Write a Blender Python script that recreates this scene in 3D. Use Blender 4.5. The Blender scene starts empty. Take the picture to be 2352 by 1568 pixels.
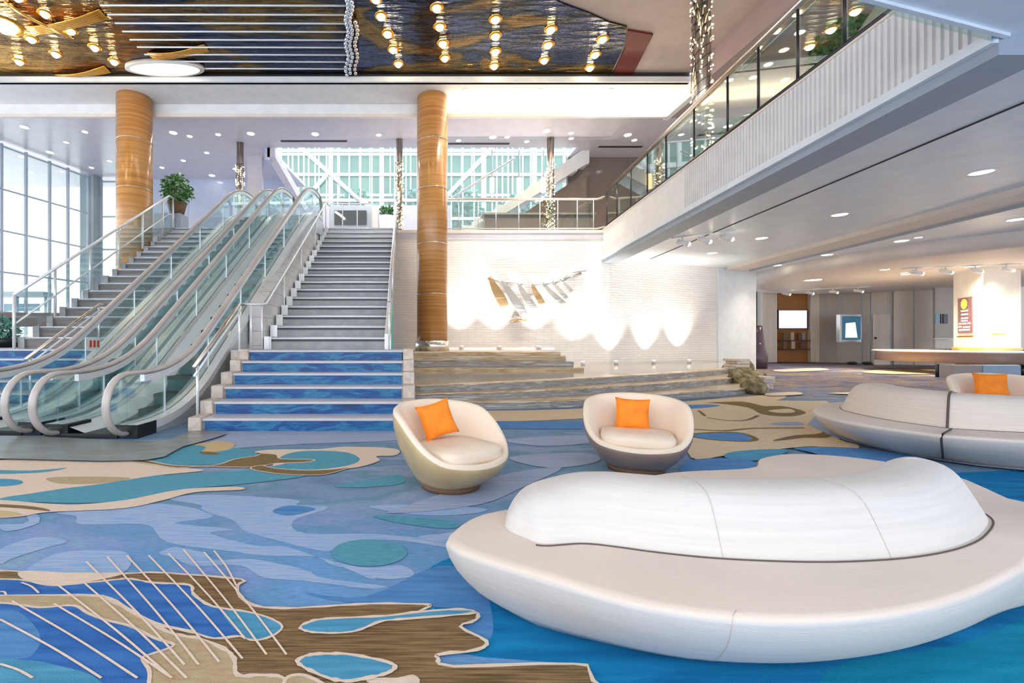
import bpy, bmesh, math, random
from mathutils import Vector, Matrix
from mathutils.geometry import tessellate_polygon
random.seed(7)
SC = bpy.context.scene
COL = SC.collection
F = 1050.0; CX = 930.0; HY = 784.0; H = 1.2

# ---------------- camera, world, exposure ----------------
cam_d = bpy.data.cameras.new('camera'); cam = bpy.data.objects.new('camera', cam_d); COL.objects.link(cam)
cam.location = (0, 0, H); cam.rotation_euler = (math.pi/2, 0, 0)
cam_d.sensor_width = 36; cam_d.sensor_fit = 'HORIZONTAL'; cam_d.lens = F/2352*36
cam_d.shift_x = (1176-CX)/2352; cam_d.shift_y = 0.0
cam_d.clip_start = 0.05; cam_d.clip_end = 500
SC.camera = cam
w = bpy.data.worlds.new('world'); SC.world = w; w.use_nodes = True
bg = w.node_tree.nodes['Background']; bg.inputs[0].default_value = (0.93, 0.96, 1.0, 1); bg.inputs[1].default_value = 2.1
SC.view_settings.view_transform = 'Standard'; SC.view_settings.look = 'None'
SC.view_settings.gamma = 1; SC.view_settings.use_curve_mapping = False
SC.view_settings.exposure = 0.5
SC.cycles.max_bounces = 10; SC.cycles.transparent_max_bounces = 24; SC.cycles.glossy_bounces = 5
SC.cycles.diffuse_bounces = 5; SC.cycles.caustics_reflective = False; SC.cycles.caustics_refractive = False
SC.cycles.sample_clamp_indirect = 6
SC.cycles.use_denoising = True

# ---------------- helpers ----------------
def P(px, py, Y): return Vector(((px-CX)/F*Y, Y, H-(py-HY)/F*Y))
def G(px, py, z=0.0):
    Y = (H-z)*F/(py-HY)
    return Vector(((px-CX)/F*Y, Y, z))

class MB:
    def __init__(s): s.v = []; s.f = []; s.m = []; s.s = []
    def add(s, vs, fs, mi=0, sm=False):
        b = len(s.v); s.v += [tuple(p) for p in vs]
        for f in fs: s.f.append([b+i for i in f]); s.m.append(mi); s.s.append(sm)
        return s
    def box(s, x0, x1, y0, y1, z0, z1, mi=0):
        return s.add([(x0,y0,z0),(x1,y0,z0),(x1,y1,z0),(x0,y1,z0),(x0,y0,z1),(x1,y0,z1),(x1,y1,z1),(x0,y1,z1)],
                     [(0,3,2,1),(4,5,6,7),(0,1,5,4),(1,2,6,5),(2,3,7,6),(3,0,4,7)], mi)
    def prism(s, poly, z0, z1, mi=0, top=None):
        n = len(poly); a = [(p[0],p[1],z0) for p in poly]; b = [(p[0],p[1],z1) for p in poly]
        tri = tessellate_polygon([[Vector((p[0],p[1],0)) for p in poly]])
        s.add(a+b, [tuple(t) for t in tri], mi)
        bb = len(s.v)-2*n
        for t in tri: s.f.append([bb+n+i for i in t]); s.m.append(mi if top is None else top); s.s.append(False)
        for i in range(n): s.f.append([bb+i,bb+(i+1)%n,bb+n+(i+1)%n,bb+n+i]); s.m.append(mi); s.s.append(False)
        return s
    def plate(s, poly, x0, x1, mi=0, axis='x'):
        n = len(poly)
        if axis == 'x': a = [(x0,p[0],p[1]) for p in poly]; b = [(x1,p[0],p[1]) for p in poly]
        else: a = [(p[0],x0,p[1]) for p in poly]; b = [(p[0],x1,p[1]) for p in poly]
        tri = tessellate_polygon([[Vector((p[0],p[1],0)) for p in poly]])
        base = len(s.v); s.v += a+b
        for t in tri:
            s.f.append([base+i for i in t]); s.m.append(mi); s.s.append(False)
            s.f.append([base+n+i for i in t]); s.m.append(mi); s.s.append(False)
        for i in range(n): s.f.append([base+i,base+(i+1)%n,base+n+(i+1)%n,base+n+i]); s.m.append(mi); s.s.append(False)
        return s
    def loft(s, rings, closed=True, cap0=False, cap1=False, mi=0, sm=True):
        n = len(rings[0]); vs = [p for r in rings for p in r]; fs = []
        for k in range(len(rings)-1):
            for i in range(n if closed else n-1):
                j = (i+1) % n
                fs.append((k*n+i, k*n+j, (k+1)*n+j, (k+1)*n+i))
        if cap0: fs.append(tuple(range(n))[::-1])
        if cap1: fs.append(tuple((len(rings)-1)*n+i for i in range(n)))
        return s.add(vs, fs, mi, sm)
    def tube(s, path, r, n=8, mi=0, rz=None, closed=False):
        path = [Vector(p) for p in path]; rings = []
        m = len(path)
        up = None
        for i in range(m):
            a = path[i-1] if (i > 0 or closed) else path[i]; b = path[(i+1) % m] if (i < m-1 or closed) else path[i]
            t = (b-a).normalized()
            if up is None:
                up = Vector((0,0,1)) if abs(t.z) < 0.95 else Vector((0,1,0))
            u = t.cross(up)
            if u.length < 1e-4: u = t.cross(Vector((1,0,0)))
            u.normalize(); v = u.cross(t).normalized(); up = v
            rr = rz if rz else r
            rings.append([path[i]+u*math.cos(2*math.pi*k/n)*r+v*math.sin(2*math.pi*k/n)*rr for k in range(n)])
        if closed: rings.append(rings[0])
        return s.loft(rings, True, not closed, not closed, mi, True)
    def cyl(s, c, r, z0, z1, n=20, mi=0, r1=None):
        r1 = r if r1 is None else r1
        return s.loft([[(c[0]+r*math.cos(2*math.pi*k/n), c[1]+r*math.sin(2*math.pi*k/n), z0) for k in range(n)],
                       [(c[0]+r1*math.cos(2*math.pi*k/n), c[1]+r1*math.sin(2*math.pi*k/n), z1) for k in range(n)]], True, True, True, mi, True)
    def lathe(s, prof, c=(0,0,0), n=32, mi=0):
        return s.loft([[(c[0]+r*math.cos(2*math.pi*k/n), c[1]+r*math.sin(2*math.pi*k/n), c[2]+z) for k in range(n)] for r, z in prof], True, False, False, mi, True)
    def ball(s, c, r, n=10, mi=0, sz=1.0):
        rings = []
        for j in range(1, n//2+1):
            a = math.pi*j/(n//2+1)
            rings.append([(c[0]+r*math.sin(a)*math.cos(2*math.pi*k/n), c[1]+r*math.sin(a)*math.sin(2*math.pi*k/n), c[2]+r*sz*math.cos(a)) for k in range(n)])
        return s.loft(rings, True, True, True, mi, True)
    def obox(s, a, b, wx, z0, z1, mi=0):
        """upright slab along the plan line a-b, wx wide"""
        a = Vector((a[0],a[1])); b = Vector((b[0],b[1])); d = (b-a).normalized(); nn = Vector((-d.y, d.x))*wx/2
        return s.prism([a+nn, b+nn, b-nn, a-nn], z0, z1, mi)
    def build(s, name, mats, parent=None, local=False, bevel=0, auto=False):
        me = bpy.data.meshes.new(name)
        me.from_pydata([tuple(v) for v in s.v], [], s.f)
        if not isinstance(mats, (list, tuple)): mats = [mats]
        for m in mats: me.materials.append(m)
        me.polygons.foreach_set('material_index', [min(i, len(mats)-1) for i in s.m])
        me.polygons.foreach_set('use_smooth', s.s)
        bm = bmesh.new(); bm.from_mesh(me); bmesh.ops.recalc_face_normals(bm, faces=bm.faces); bm.to_mesh(me); bm.free()
        me.update()
        o = bpy.data.objects.new(name, me); COL.objects.link(o)
        if parent is not None:
            o.parent = parent
            if not local:
                r = parent; off = Vector(r.location)
                while r.parent: r = r.parent; off += Vector(r.location)
                o.location = -off
        if bevel:
            b = o.modifiers.new('bevel', 'BEVEL'); b.width = bevel; b.segments = 2; b.limit_method = 'ANGLE'
        return o

def tag(o, label=None, cat=None, group=None, kind=None):
    if label: o['label'] = label
    if cat: o['category'] = cat
    if group: o['group'] = group
    if kind: o['kind'] = kind
    return o
def thing(name, label, cat, loc=(0,0,0), rz=0, group=None):
    o = bpy.data.objects.new(name, None); COL.objects.link(o); o.location = loc; o.rotation_euler = (0,0,rz)
    o.empty_display_size = 0.1
    return tag(o, label, cat, group)
def struct(name, mb, mats, label=None, cat=None, **k):
    o = mb.build(name, mats, **k); o['kind'] = 'structure'
    if label: o['label'] = label
    if cat: o['category'] = cat
    return o
def copy_tree(o, parent=None):
    c = o.copy(); COL.objects.link(c)
    if parent is not None: c.parent = parent
    for ch in list(o.children): copy_tree(ch, c)
    return c
def smooth_pts(pts, n=6, closed=True):
    """Catmull-Rom through 2D/3D points"""
    pts = [Vector(p) for p in pts]; m = len(pts); out = []
    rng = range(m) if closed else range(m-1)
    for i in rng:
        if closed: a, b, c, d = pts[i-1], pts[i], pts[(i+1) % m], pts[(i+2) % m]
        else: a, b, c, d = pts[max(i-1,0)], pts[i], pts[i+1], pts[min(i+2,m-1)]
        for k in range(n):
            t = k/n
            out.append(0.5*((2*b)+(c-a)*t+(2*a-5*b+4*c-d)*t*t+(3*b-a-3*c+d)*t*t*t))
    if not closed: out.append(pts[-1])
    return out

# ---------------- materials ----------------
def newmat(name):
    m = bpy.data.materials.new(name); m.use_nodes = True
    nt = m.node_tree; b = nt.nodes['Principled BSDF']
    return m, nt, b
def rgb(c): return (c[0], c[1], c[2], 1)
def coords(nt, scale=(1,1,1), kind='Object', rot=(0,0,0)):
    tc = nt.nodes.new('ShaderNodeTexCoord'); mp = nt.nodes.new('ShaderNodeMapping')
    mp.inputs['Scale'].default_value = scale; mp.inputs['Rotation'].default_value = rot
    nt.links.new(tc.outputs[kind], mp.inputs[0]); return mp.outputs[0]
def mat(name, col, rough=0.5, metal=0.0, col2=None, nscale=(3,3,3), bump=0.0, bscale=(60,60,60), detail=4, lo=0.35, hi=0.65, coat=0.0, bdist=0.01):
    m, nt, b = newmat(name)
    b.inputs['Base Color'].default_value = rgb(col); b.inputs['Roughness'].default_value = rough; b.inputs['Metallic'].default_value = metal
    if coat: b.inputs['Coat Weight'].default_value = coat; b.inputs['Coat Roughness'].default_value = 0.08
    c2 = col2 if col2 else tuple(min(1, x*0.93) for x in col)
    n = nt.nodes.new('ShaderNodeTexNoise'); n.inputs['Scale'].default_value = 1; n.inputs['Detail'].default_value = detail
    nt.links.new(coords(nt, nscale), n.inputs['Vector'])
    r = nt.nodes.new('ShaderNodeValToRGB'); r.color_ramp.elements[0].position = lo; r.color_ramp.elements[1].position = hi
    r.color_ramp.elements[0].color = rgb(col); r.color_ramp.elements[1].color = rgb(c2)
    nt.links.new(n.outputs[0], r.inputs[0]); nt.links.new(r.outputs[0], b.inputs['Base Color'])
    if bump:
        n2 = nt.nodes.new('ShaderNodeTexNoise'); n2.inputs['Scale'].default_value = 1; n2.inputs['Detail'].default_value = 3
        nt.links.new(coords(nt, bscale), n2.inputs['Vector'])
        bp = nt.nodes.new('ShaderNodeBump'); bp.inputs['Strength'].default_value = bump; bp.inputs['Distance'].default_value = bdist
        nt.links.new(n2.outputs[0], bp.inputs['Height']); nt.links.new(bp.outputs[0], b.inputs['Normal'])
    return m
def emis(name, col, strength, sample=False):
    m, nt, b = newmat(name)
    b.inputs['Base Color'].default_value = (0.02,0.02,0.02,1)
    b.inputs['Emission Color'].default_value = rgb(col); b.inputs['Emission Strength'].default_value = strength
    if not sample: m.cycles.emission_sampling = 'NONE'
    return m
def glass(name, tint, refl=0.12, rough=0.0):
    m = bpy.data.materials.new(name); m.use_nodes = True; nt = m.node_tree; nt.nodes.clear()
    out = nt.nodes.new('ShaderNodeOutputMaterial'); mx = nt.nodes.new('ShaderNodeMixShader')
    tr = nt.nodes.new('ShaderNodeBsdfTransparent'); tr.inputs[0].default_value = rgb(tint)
    gl = nt.nodes.new('ShaderNodeBsdfGlossy'); gl.inputs['Roughness'].default_value = rough; gl.inputs[0].default_value = (0.95,1,1,1)
    lw = nt.nodes.new('ShaderNodeLayerWeight'); lw.inputs[0].default_value = 0.35
    mr = nt.nodes.new('ShaderNodeMapRange'); mr.inputs['To Min'].default_value = refl*0.5; mr.inputs['To Max'].default_value = min(1, refl*4)
    nt.links.new(lw.outputs['Fresnel'], mr.inputs[0]); nt.links.new(mr.outputs[0], mx.inputs[0])
    nt.links.new(tr.outputs[0], mx.inputs[1]); nt.links.new(gl.outputs[0], mx.inputs[2]); nt.links.new(mx.outputs[0], out.inputs[0])
    return m
def brick(name, c1, c2, mortar, bw, bh, ms=0.01, bump=0.6, rough=0.6, plane='xz'):
    m, nt, b = newmat(name); b.inputs['Roughness'].default_value = rough
    tc = nt.nodes.new('ShaderNodeTexCoord'); sp = nt.nodes.new('ShaderNodeSeparateXYZ'); cb = nt.nodes.new('ShaderNodeCombineXYZ')
    nt.links.new(tc.outputs['Object'], sp.inputs[0])
    ad = nt.nodes.new('ShaderNodeMath'); ad.operation = 'ADD'; nt.links.new(sp.outputs[0], ad.inputs[0]); nt.links.new(sp.outputs[1], ad.inputs[1])
    nt.links.new(ad.outputs[0], cb.inputs[0]); nt.links.new(sp.outputs[2], cb.inputs[1])
    br = nt.nodes.new('ShaderNodeTexBrick'); br.inputs['Scale'].default_value = 1; br.inputs['Brick Width'].default_value = bw
    br.inputs['Row Height'].default_value = bh; br.inputs['Mortar Size'].default_value = ms; br.inputs['Mortar Smooth'].default_value = 0.3
    br.inputs['Color1'].default_value = rgb(c1); br.inputs['Color2'].default_value = rgb(c2); br.inputs['Mortar'].default_value = rgb(mortar)
    nt.links.new(cb.outputs[0], br.inputs['Vector']); nt.links.new(br.outputs[0], b.inputs['Base Color'])
    n = nt.nodes.new('ShaderNodeTexNoise'); n.inputs['Scale'].default_value = 1; nt.links.new(coords(nt, (4,4,22)), n.inputs['Vector'])
    ml = nt.nodes.new('ShaderNodeMath'); ml.operation = 'MULTIPLY_ADD'; ml.inputs[1].default_value = -1.0
    nt.links.new(br.outputs['Fac'], ml.inputs[0]); nt.links.new(n.outputs[0], ml.inputs[2])
    bp = nt.nodes.new('ShaderNodeBump'); bp.inputs['Strength'].default_value = bump; bp.inputs['Distance'].default_value = 0.02
    nt.links.new(ml.outputs[0], bp.inputs['Height']); nt.links.new(bp.outputs[0], b.inputs['Normal'])
    return m
def multi(name, stops, nscale, rough=0.8, detail=5, distort=0.0, metal=0, bump=0, bscale=(90,90,90), interp='LINEAR', spec=0.5, bdist=0.004):
    m, nt, b = newmat(name); b.inputs['Roughness'].default_value = rough; b.inputs['Metallic'].default_value = metal
    b.inputs['Specular IOR Level'].default_value = spec
    n = nt.nodes.new('ShaderNodeTexNoise'); n.inputs['Scale'].default_value = 1; n.inputs['Detail'].default_value = detail; n.inputs['Distortion'].default_value = distort
    nt.links.new(coords(nt, nscale), n.inputs['Vector'])
    r = nt.nodes.new('ShaderNodeValToRGB'); r.color_ramp.interpolation = interp
    els = r.color_ramp.elements
    els[0].position = stops[0][0]; els[0].color = rgb(stops[0][1]); els[1].position = stops[1][0]; els[1].color = rgb(stops[1][1])
    for p, c in stops[2:]:
        e = els.new(p); e.color = rgb(c)
    nt.links.new(n.outputs[0], r.inputs[0]); nt.links.new(r.outputs[0], b.inputs['Base Color'])
    if bump:
        n2 = nt.nodes.new('ShaderNodeTexNoise'); n2.inputs['Scale'].default_value = 1
        nt.links.new(coords(nt, bscale), n2.inputs['Vector'])
        bp = nt.nodes.new('ShaderNodeBump'); bp.inputs['Strength'].default_value = bump; bp.inputs['Distance'].default_value = bdist
        nt.links.new(n2.outputs[0], bp.inputs['Height']); nt.links.new(bp.outputs[0], b.inputs['Normal'])
    return m

M = {}
M['white'] = mat('white_paint', (0.84,0.84,0.84), 0.55)
M['soffit'] = mat('soffit_paint', (0.80,0.87,0.94), 0.35)
M['soffit_warm'] = mat('warm_soffit_paint', (0.80,0.72,0.65), 0.5)
M['mezz_ceil'] = mat('mezzanine_ceiling', (0.64,0.61,0.68), 0.25)
M['greytrim'] = mat('grey_trim', (0.36,0.42,0.50), 0.5)
M['darktrim'] = mat('dark_trim', (0.03,0.03,0.03), 0.6)
M['beige_ceil'] = mat('beige_ceiling', (0.62,0.50,0.44), 0.5)
M['mauve'] = mat('mauve_paint', (0.42,0.32,0.32), 0.4)
M['brown_gloss'] = mat('glossy_brown_wall', (0.22,0.17,0.15), 0.12)
M['lilac'] = mat('lilac_glass_wall', (0.52,0.58,0.74), 0.08)
M['red_panel'] = mat('dark_red_panel', (0.16,0.02,0.015), 0.4)
M['chrome'] = mat('chrome', (0.86,0.82,0.76), 0.2, 0.8)
M['steel'] = mat('brushed_steel', (0.72,0.74,0.76), 0.34, 0.55, col2=(0.6,0.63,0.66), nscale=(40,2,40))
M['alu'] = mat('white_aluminium', (0.88,0.91,0.93), 0.25, 0.25)
M['bronze_rail'] = mat('warm_steel_rail', (0.72,0.63,0.55), 0.22, 0.9)
M['dark_metal'] = mat('dark_metal', (0.05,0.05,0.055), 0.35, 0.6)
M['black'] = mat('black_plinth', (0.008,0.012,0.014), 0.35)
M['handrail'] = mat('beige_rubber_handrail', (0.50,0.46,0.43), 0.3, col2=(0.44,0.40,0.38), coat=0.3)
M['step_grey'] = mat('grey_step_stone', (0.34,0.36,0.37), 0.45, col2=(0.27,0.29,0.30), nscale=(6,6,6))
M['step_brown'] = mat('brown_grey_step', (0.22,0.20,0.19), 0.5, col2=(0.13,0.12,0.12), nscale=(1.5,4,30))
M['nosing'] = mat('pale_nosing', (0.80,0.82,0.84), 0.25, 0.3)
M['teal_step'] = mat('dark_teal_escalator_step', (0.03,0.11,0.12), 0.35, 0.4)
M['glass'] = glass('clear_teal_glass', (0.90,0.965,0.965), 0.09)
M['glass_clear'] = glass('clear_glass', (0.90,0.95,0.93), 0.10)
M['glass_brown'] = glass('smoky_glass', (0.78,0.76,0.70), 0.14)
M['frost'] = mat('frosted_glass_planter', (0.68,0.74,0.70), 0.3)
M['stone_white'] = brick('white_stacked_stone', (0.88,0.86,0.84), (0.83,0.81,0.79), (0.72,0.70,0.68), 0.55, 0.09, 0.007, 0.7)
M['tile_wall'] = brick('pale_tile_wall', (0.70,0.68,0.66), (0.64,0.62,0.60), (0.45,0.43,0.42), 0.5, 0.28, 0.01, 0.3, 0.3)
M['cheek'] = mat('rough_cream_stone', (0.66,0.58,0.50), 0.7, col2=(0.48,0.42,0.37), nscale=(9,9,9), bump=0.7, bscale=(22,22,22), bdist=0.02)
M['traver'] = multi('golden_travertine', [(0.3,(0.28,0.17,0.06)),(0.42,(0.70,0.56,0.36)),(0.5,(0.38,0.24,0.09)),(0.6,(0.80,0.70,0.56)),(0.72,(0.46,0.33,0.16))], (0.9,4,24), 0.28, 8, 0.4, bump=0.5, bscale=(12,12,60), bdist=0.02)
M['traver_grey'] = multi('grey_banded_stone', [(0.3,(0.16,0.16,0.16)),(0.45,(0.36,0.36,0.37)),(0.55,(0.24,0.22,0.19)),(0.66,(0.55,0.55,0.56))], (1.2,3,18), 0.3, 8, 0.3, bump=0.5, bscale=(14,14,50), bdist=0.02)
M['rock'] = multi('mossy_tufa_rock', [(0.3,(0.07,0.05,0.02)),(0.5,(0.22,0.17,0.08)),(0.7,(0.42,0.36,0.24))], (6,6,6), 0.9, 8, 0.3, bump=1, bscale=(20,20,20), bdist=0.05)
M['water'] = mat('pool_water', (0.50,0.44,0.34), 0.06, 0.0, col2=(0.40,0.34,0.26), nscale=(1,3,1), bump=0.25, bscale=(2,9,3), bdist=0.01)
M['fabric'] = mat('cream_fabric', (0.72,0.63,0.55), 0.85, col2=(0.67,0.585,0.51), nscale=(2,2,60), bump=0.35, bscale=(60,60,420), bdist=0.004)
M['fabric_lit'] = mat('cream_fabric_lit', (0.66,0.635,0.61), 0.8, col2=(0.61,0.59,0.565), nscale=(2,2,60), bump=0.35, bscale=(40,40,420), bdist=0.004)  # cream fabric with the whitening daylight put into its colour
M['fabric_grey'] = mat('oatmeal_fabric', (0.68,0.61,0.54), 0.85, col2=(0.62,0.56,0.50), nscale=(3,3,50), bump=0.3, bscale=(60,60,300), bdist=0.004)
M['chair_in'] = mat('cream_leather', (0.86,0.72,0.57), 0.5, col2=(0.82,0.69,0.55), bump=0.1, bscale=(200,200,200), bdist=0.002)
M['shell_tan'] = mat('tan_chair_shell', (0.58,0.43,0.23), 0.35, col2=(0.48,0.34,0.17), nscale=(5,5,5), coat=0.3)
M['shell_mauve'] = mat('taupe_chair_shell', (0.30,0.215,0.18), 0.3, col2=(0.23,0.165,0.145), nscale=(5,5,5), coat=0.4)
M['orange'] = mat('orange_fabric', (0.92,0.27,0.012), 0.75, col2=(0.80,0.21,0.01), nscale=(12,12,12), bump=0.25, bscale=(150,150,150), bdist=0.003)
M['seam'] = mat('dark_seam', (0.10,0.08,0.07), 0.8)
M['seam_light'] = mat('pale_seam', (0.62,0.56,0.50), 0.8)
M['blue_riser'] = multi('blue_wave_mosaic', [(0.28,(0.0,0.04,0.11)),(0.42,(0.0,0.055,0.24)),(0.5,(0.0,0.09,0.27)),(0.58,(0.02,0.18,0.34)),(0.7,(0.0,0.06,0.22))], (2.0,2,7), 0.35, 9, 1.2, bump=0.4, bscale=(20,20,70), bdist=0.01)
M['tread_lav'] = mat('lavender_tread', (0.55,0.56,0.62), 0.4)
M['leaf'] = mat('green_leaf', (0.05,0.16,0.04), 0.5, col2=(0.10,0.26,0.08), nscale=(8,8,8))
M['leaf_blue'] = mat('blue_green_leaf', (0.10,0.32,0.26), 0.5, col2=(0.2,0.42,0.34), nscale=(8,8,8))
M['bark'] = mat('brown_stem', (0.16,0.09,0.05), 0.8)
M['brownband'] = mat('dark_brown_cladding', (0.10,0.055,0.05), 0.4)
M['pillar'] = mat('pillar_stone', (0.36,0.42,0.46), 0.35)
M['bulb'] = emis('warm_bulb', (1.0,0.80,0.48), 22)
M['down'] = emis('downlight_lens', (1.0,0.90,0.72), 9)
M['downwarm'] = emis('warm_downlight_lens', (1.0,0.80,0.5), 9)
M['fairy'] = emis('fairy_light', (1.0,0.82,0.5), 7)
M['disc'] = emis('disc_light', (1.0,0.86,0.62), 3)
M['screen_w'] = emis('white_screen', (1,1,1), 1.6)
M['orange_wall'] = mat('amber_wall', (0.42,0.16,0.025), 0.5)
M['panel_wall'] = mat('pale_wall_panel', (0.76,0.69,0.61), 0.28, col2=(0.68,0.62,0.55), nscale=(3,3,0.3))
M['shelf'] = mat('dark_shelf', (0.05,0.02,0.01), 0.5)
M['desk_side'] = mat('desk_fascia', (0.34,0.22,0.18), 0.4)
M['desk_top'] = mat('cream_desk_top', (0.85,0.80,0.72), 0.3)
M['poster'] = mat('plum_poster', (0.20,0.10,0.12), 0.6, col2=(0.30,0.16,0.16), nscale=(30,30,8))
M['yellow'] = mat('yellow_octagon', (0.85,0.72,0.12), 0.6)
M['paperwhite'] = mat('white_print', (0.85,0.84,0.82), 0.6)
M['blue_panel'] = mat('blue_grey_panel', (0.25,0.40,0.55), 0.4)
M['screen_dark'] = emis('teal_dark_picture', (0.03,0.12,0.20), 0.7)
M['screen_pale'] = emis('pale_blue_picture', (0.75,0.92,1.0), 1.3)

def wood_column():
    m, nt, b = newmat('ribbed_oak_veneer'); b.inputs['Roughness'].default_value = 0.3; b.inputs['Coat Weight'].default_value = 0.4; b.inputs['Coat Roughness'].default_value = 0.15
    n = nt.nodes.new('ShaderNodeTexNoise'); n.inputs['Scale'].default_value = 1; n.inputs['Detail'].default_value = 5
    nt.links.new(coords(nt, (0.4,0.4,16)), n.inputs['Vector'])
    r = nt.nodes.new('ShaderNodeValToRGB'); e = r.color_ramp.elements
    e[0].position = 0.35; e[0].color = (0.45,0.195,0.05,1); e[1].position = 0.62; e[1].color = (0.62,0.31,0.095,1)
    nt.links.new(n.outputs[0], r.inputs[0]); nt.links.new(r.outputs[0], b.inputs['Base Color'])
    bp = nt.nodes.new('ShaderNodeBump'); bp.inputs['Strength'].default_value = 0.3; bp.inputs['Distance'].default_value = 0.01
    nt.links.new(n.outputs[0], bp.inputs['Height']); nt.links.new(bp.outputs[0], b.inputs['Normal'])
    return m
M['oak'] = wood_column()
def mirror_reflections():  # colour patches paint reflections into the mirror
    m, nt, b = newmat('mirror_painted_reflections'); b.inputs['Metallic'].default_value = 0.92; b.inputs['Roughness'].default_value = 0.10
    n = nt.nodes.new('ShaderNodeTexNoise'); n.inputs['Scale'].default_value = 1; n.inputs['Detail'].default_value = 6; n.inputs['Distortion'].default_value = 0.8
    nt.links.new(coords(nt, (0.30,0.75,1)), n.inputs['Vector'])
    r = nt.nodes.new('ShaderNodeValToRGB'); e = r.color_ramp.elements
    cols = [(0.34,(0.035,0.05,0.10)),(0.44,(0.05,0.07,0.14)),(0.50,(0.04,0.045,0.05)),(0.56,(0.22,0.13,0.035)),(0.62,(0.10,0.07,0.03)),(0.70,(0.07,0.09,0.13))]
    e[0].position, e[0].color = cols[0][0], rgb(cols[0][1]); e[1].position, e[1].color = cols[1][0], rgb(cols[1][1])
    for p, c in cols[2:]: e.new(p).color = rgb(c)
    # colour patches turn amber towards the left end of the mirror
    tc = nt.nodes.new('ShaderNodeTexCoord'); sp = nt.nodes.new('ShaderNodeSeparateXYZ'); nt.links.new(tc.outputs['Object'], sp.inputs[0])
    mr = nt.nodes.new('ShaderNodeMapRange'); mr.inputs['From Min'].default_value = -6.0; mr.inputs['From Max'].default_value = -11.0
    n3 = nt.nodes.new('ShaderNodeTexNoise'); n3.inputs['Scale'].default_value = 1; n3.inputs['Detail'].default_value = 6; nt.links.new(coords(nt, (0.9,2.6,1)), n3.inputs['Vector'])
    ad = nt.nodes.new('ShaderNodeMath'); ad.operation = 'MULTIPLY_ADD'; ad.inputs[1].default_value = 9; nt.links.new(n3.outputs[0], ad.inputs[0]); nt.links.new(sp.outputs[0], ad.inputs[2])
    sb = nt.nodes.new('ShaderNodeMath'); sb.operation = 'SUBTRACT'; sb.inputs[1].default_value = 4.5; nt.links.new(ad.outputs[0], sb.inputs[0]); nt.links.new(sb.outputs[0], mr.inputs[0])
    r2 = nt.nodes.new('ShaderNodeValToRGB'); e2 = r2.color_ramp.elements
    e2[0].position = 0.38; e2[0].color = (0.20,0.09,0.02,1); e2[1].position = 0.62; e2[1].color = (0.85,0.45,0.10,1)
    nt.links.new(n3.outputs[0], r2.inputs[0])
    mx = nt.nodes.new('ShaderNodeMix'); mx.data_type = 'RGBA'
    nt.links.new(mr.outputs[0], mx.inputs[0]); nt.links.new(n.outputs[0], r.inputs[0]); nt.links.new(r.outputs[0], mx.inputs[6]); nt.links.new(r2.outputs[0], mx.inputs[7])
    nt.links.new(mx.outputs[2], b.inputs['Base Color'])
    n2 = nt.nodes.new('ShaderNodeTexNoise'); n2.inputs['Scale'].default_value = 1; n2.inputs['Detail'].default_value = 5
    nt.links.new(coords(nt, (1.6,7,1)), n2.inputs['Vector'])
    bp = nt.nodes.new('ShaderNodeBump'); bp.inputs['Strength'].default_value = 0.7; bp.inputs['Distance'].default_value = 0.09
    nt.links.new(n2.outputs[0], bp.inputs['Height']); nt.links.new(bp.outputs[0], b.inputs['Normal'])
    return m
M['mirror'] = mirror_reflections()
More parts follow.
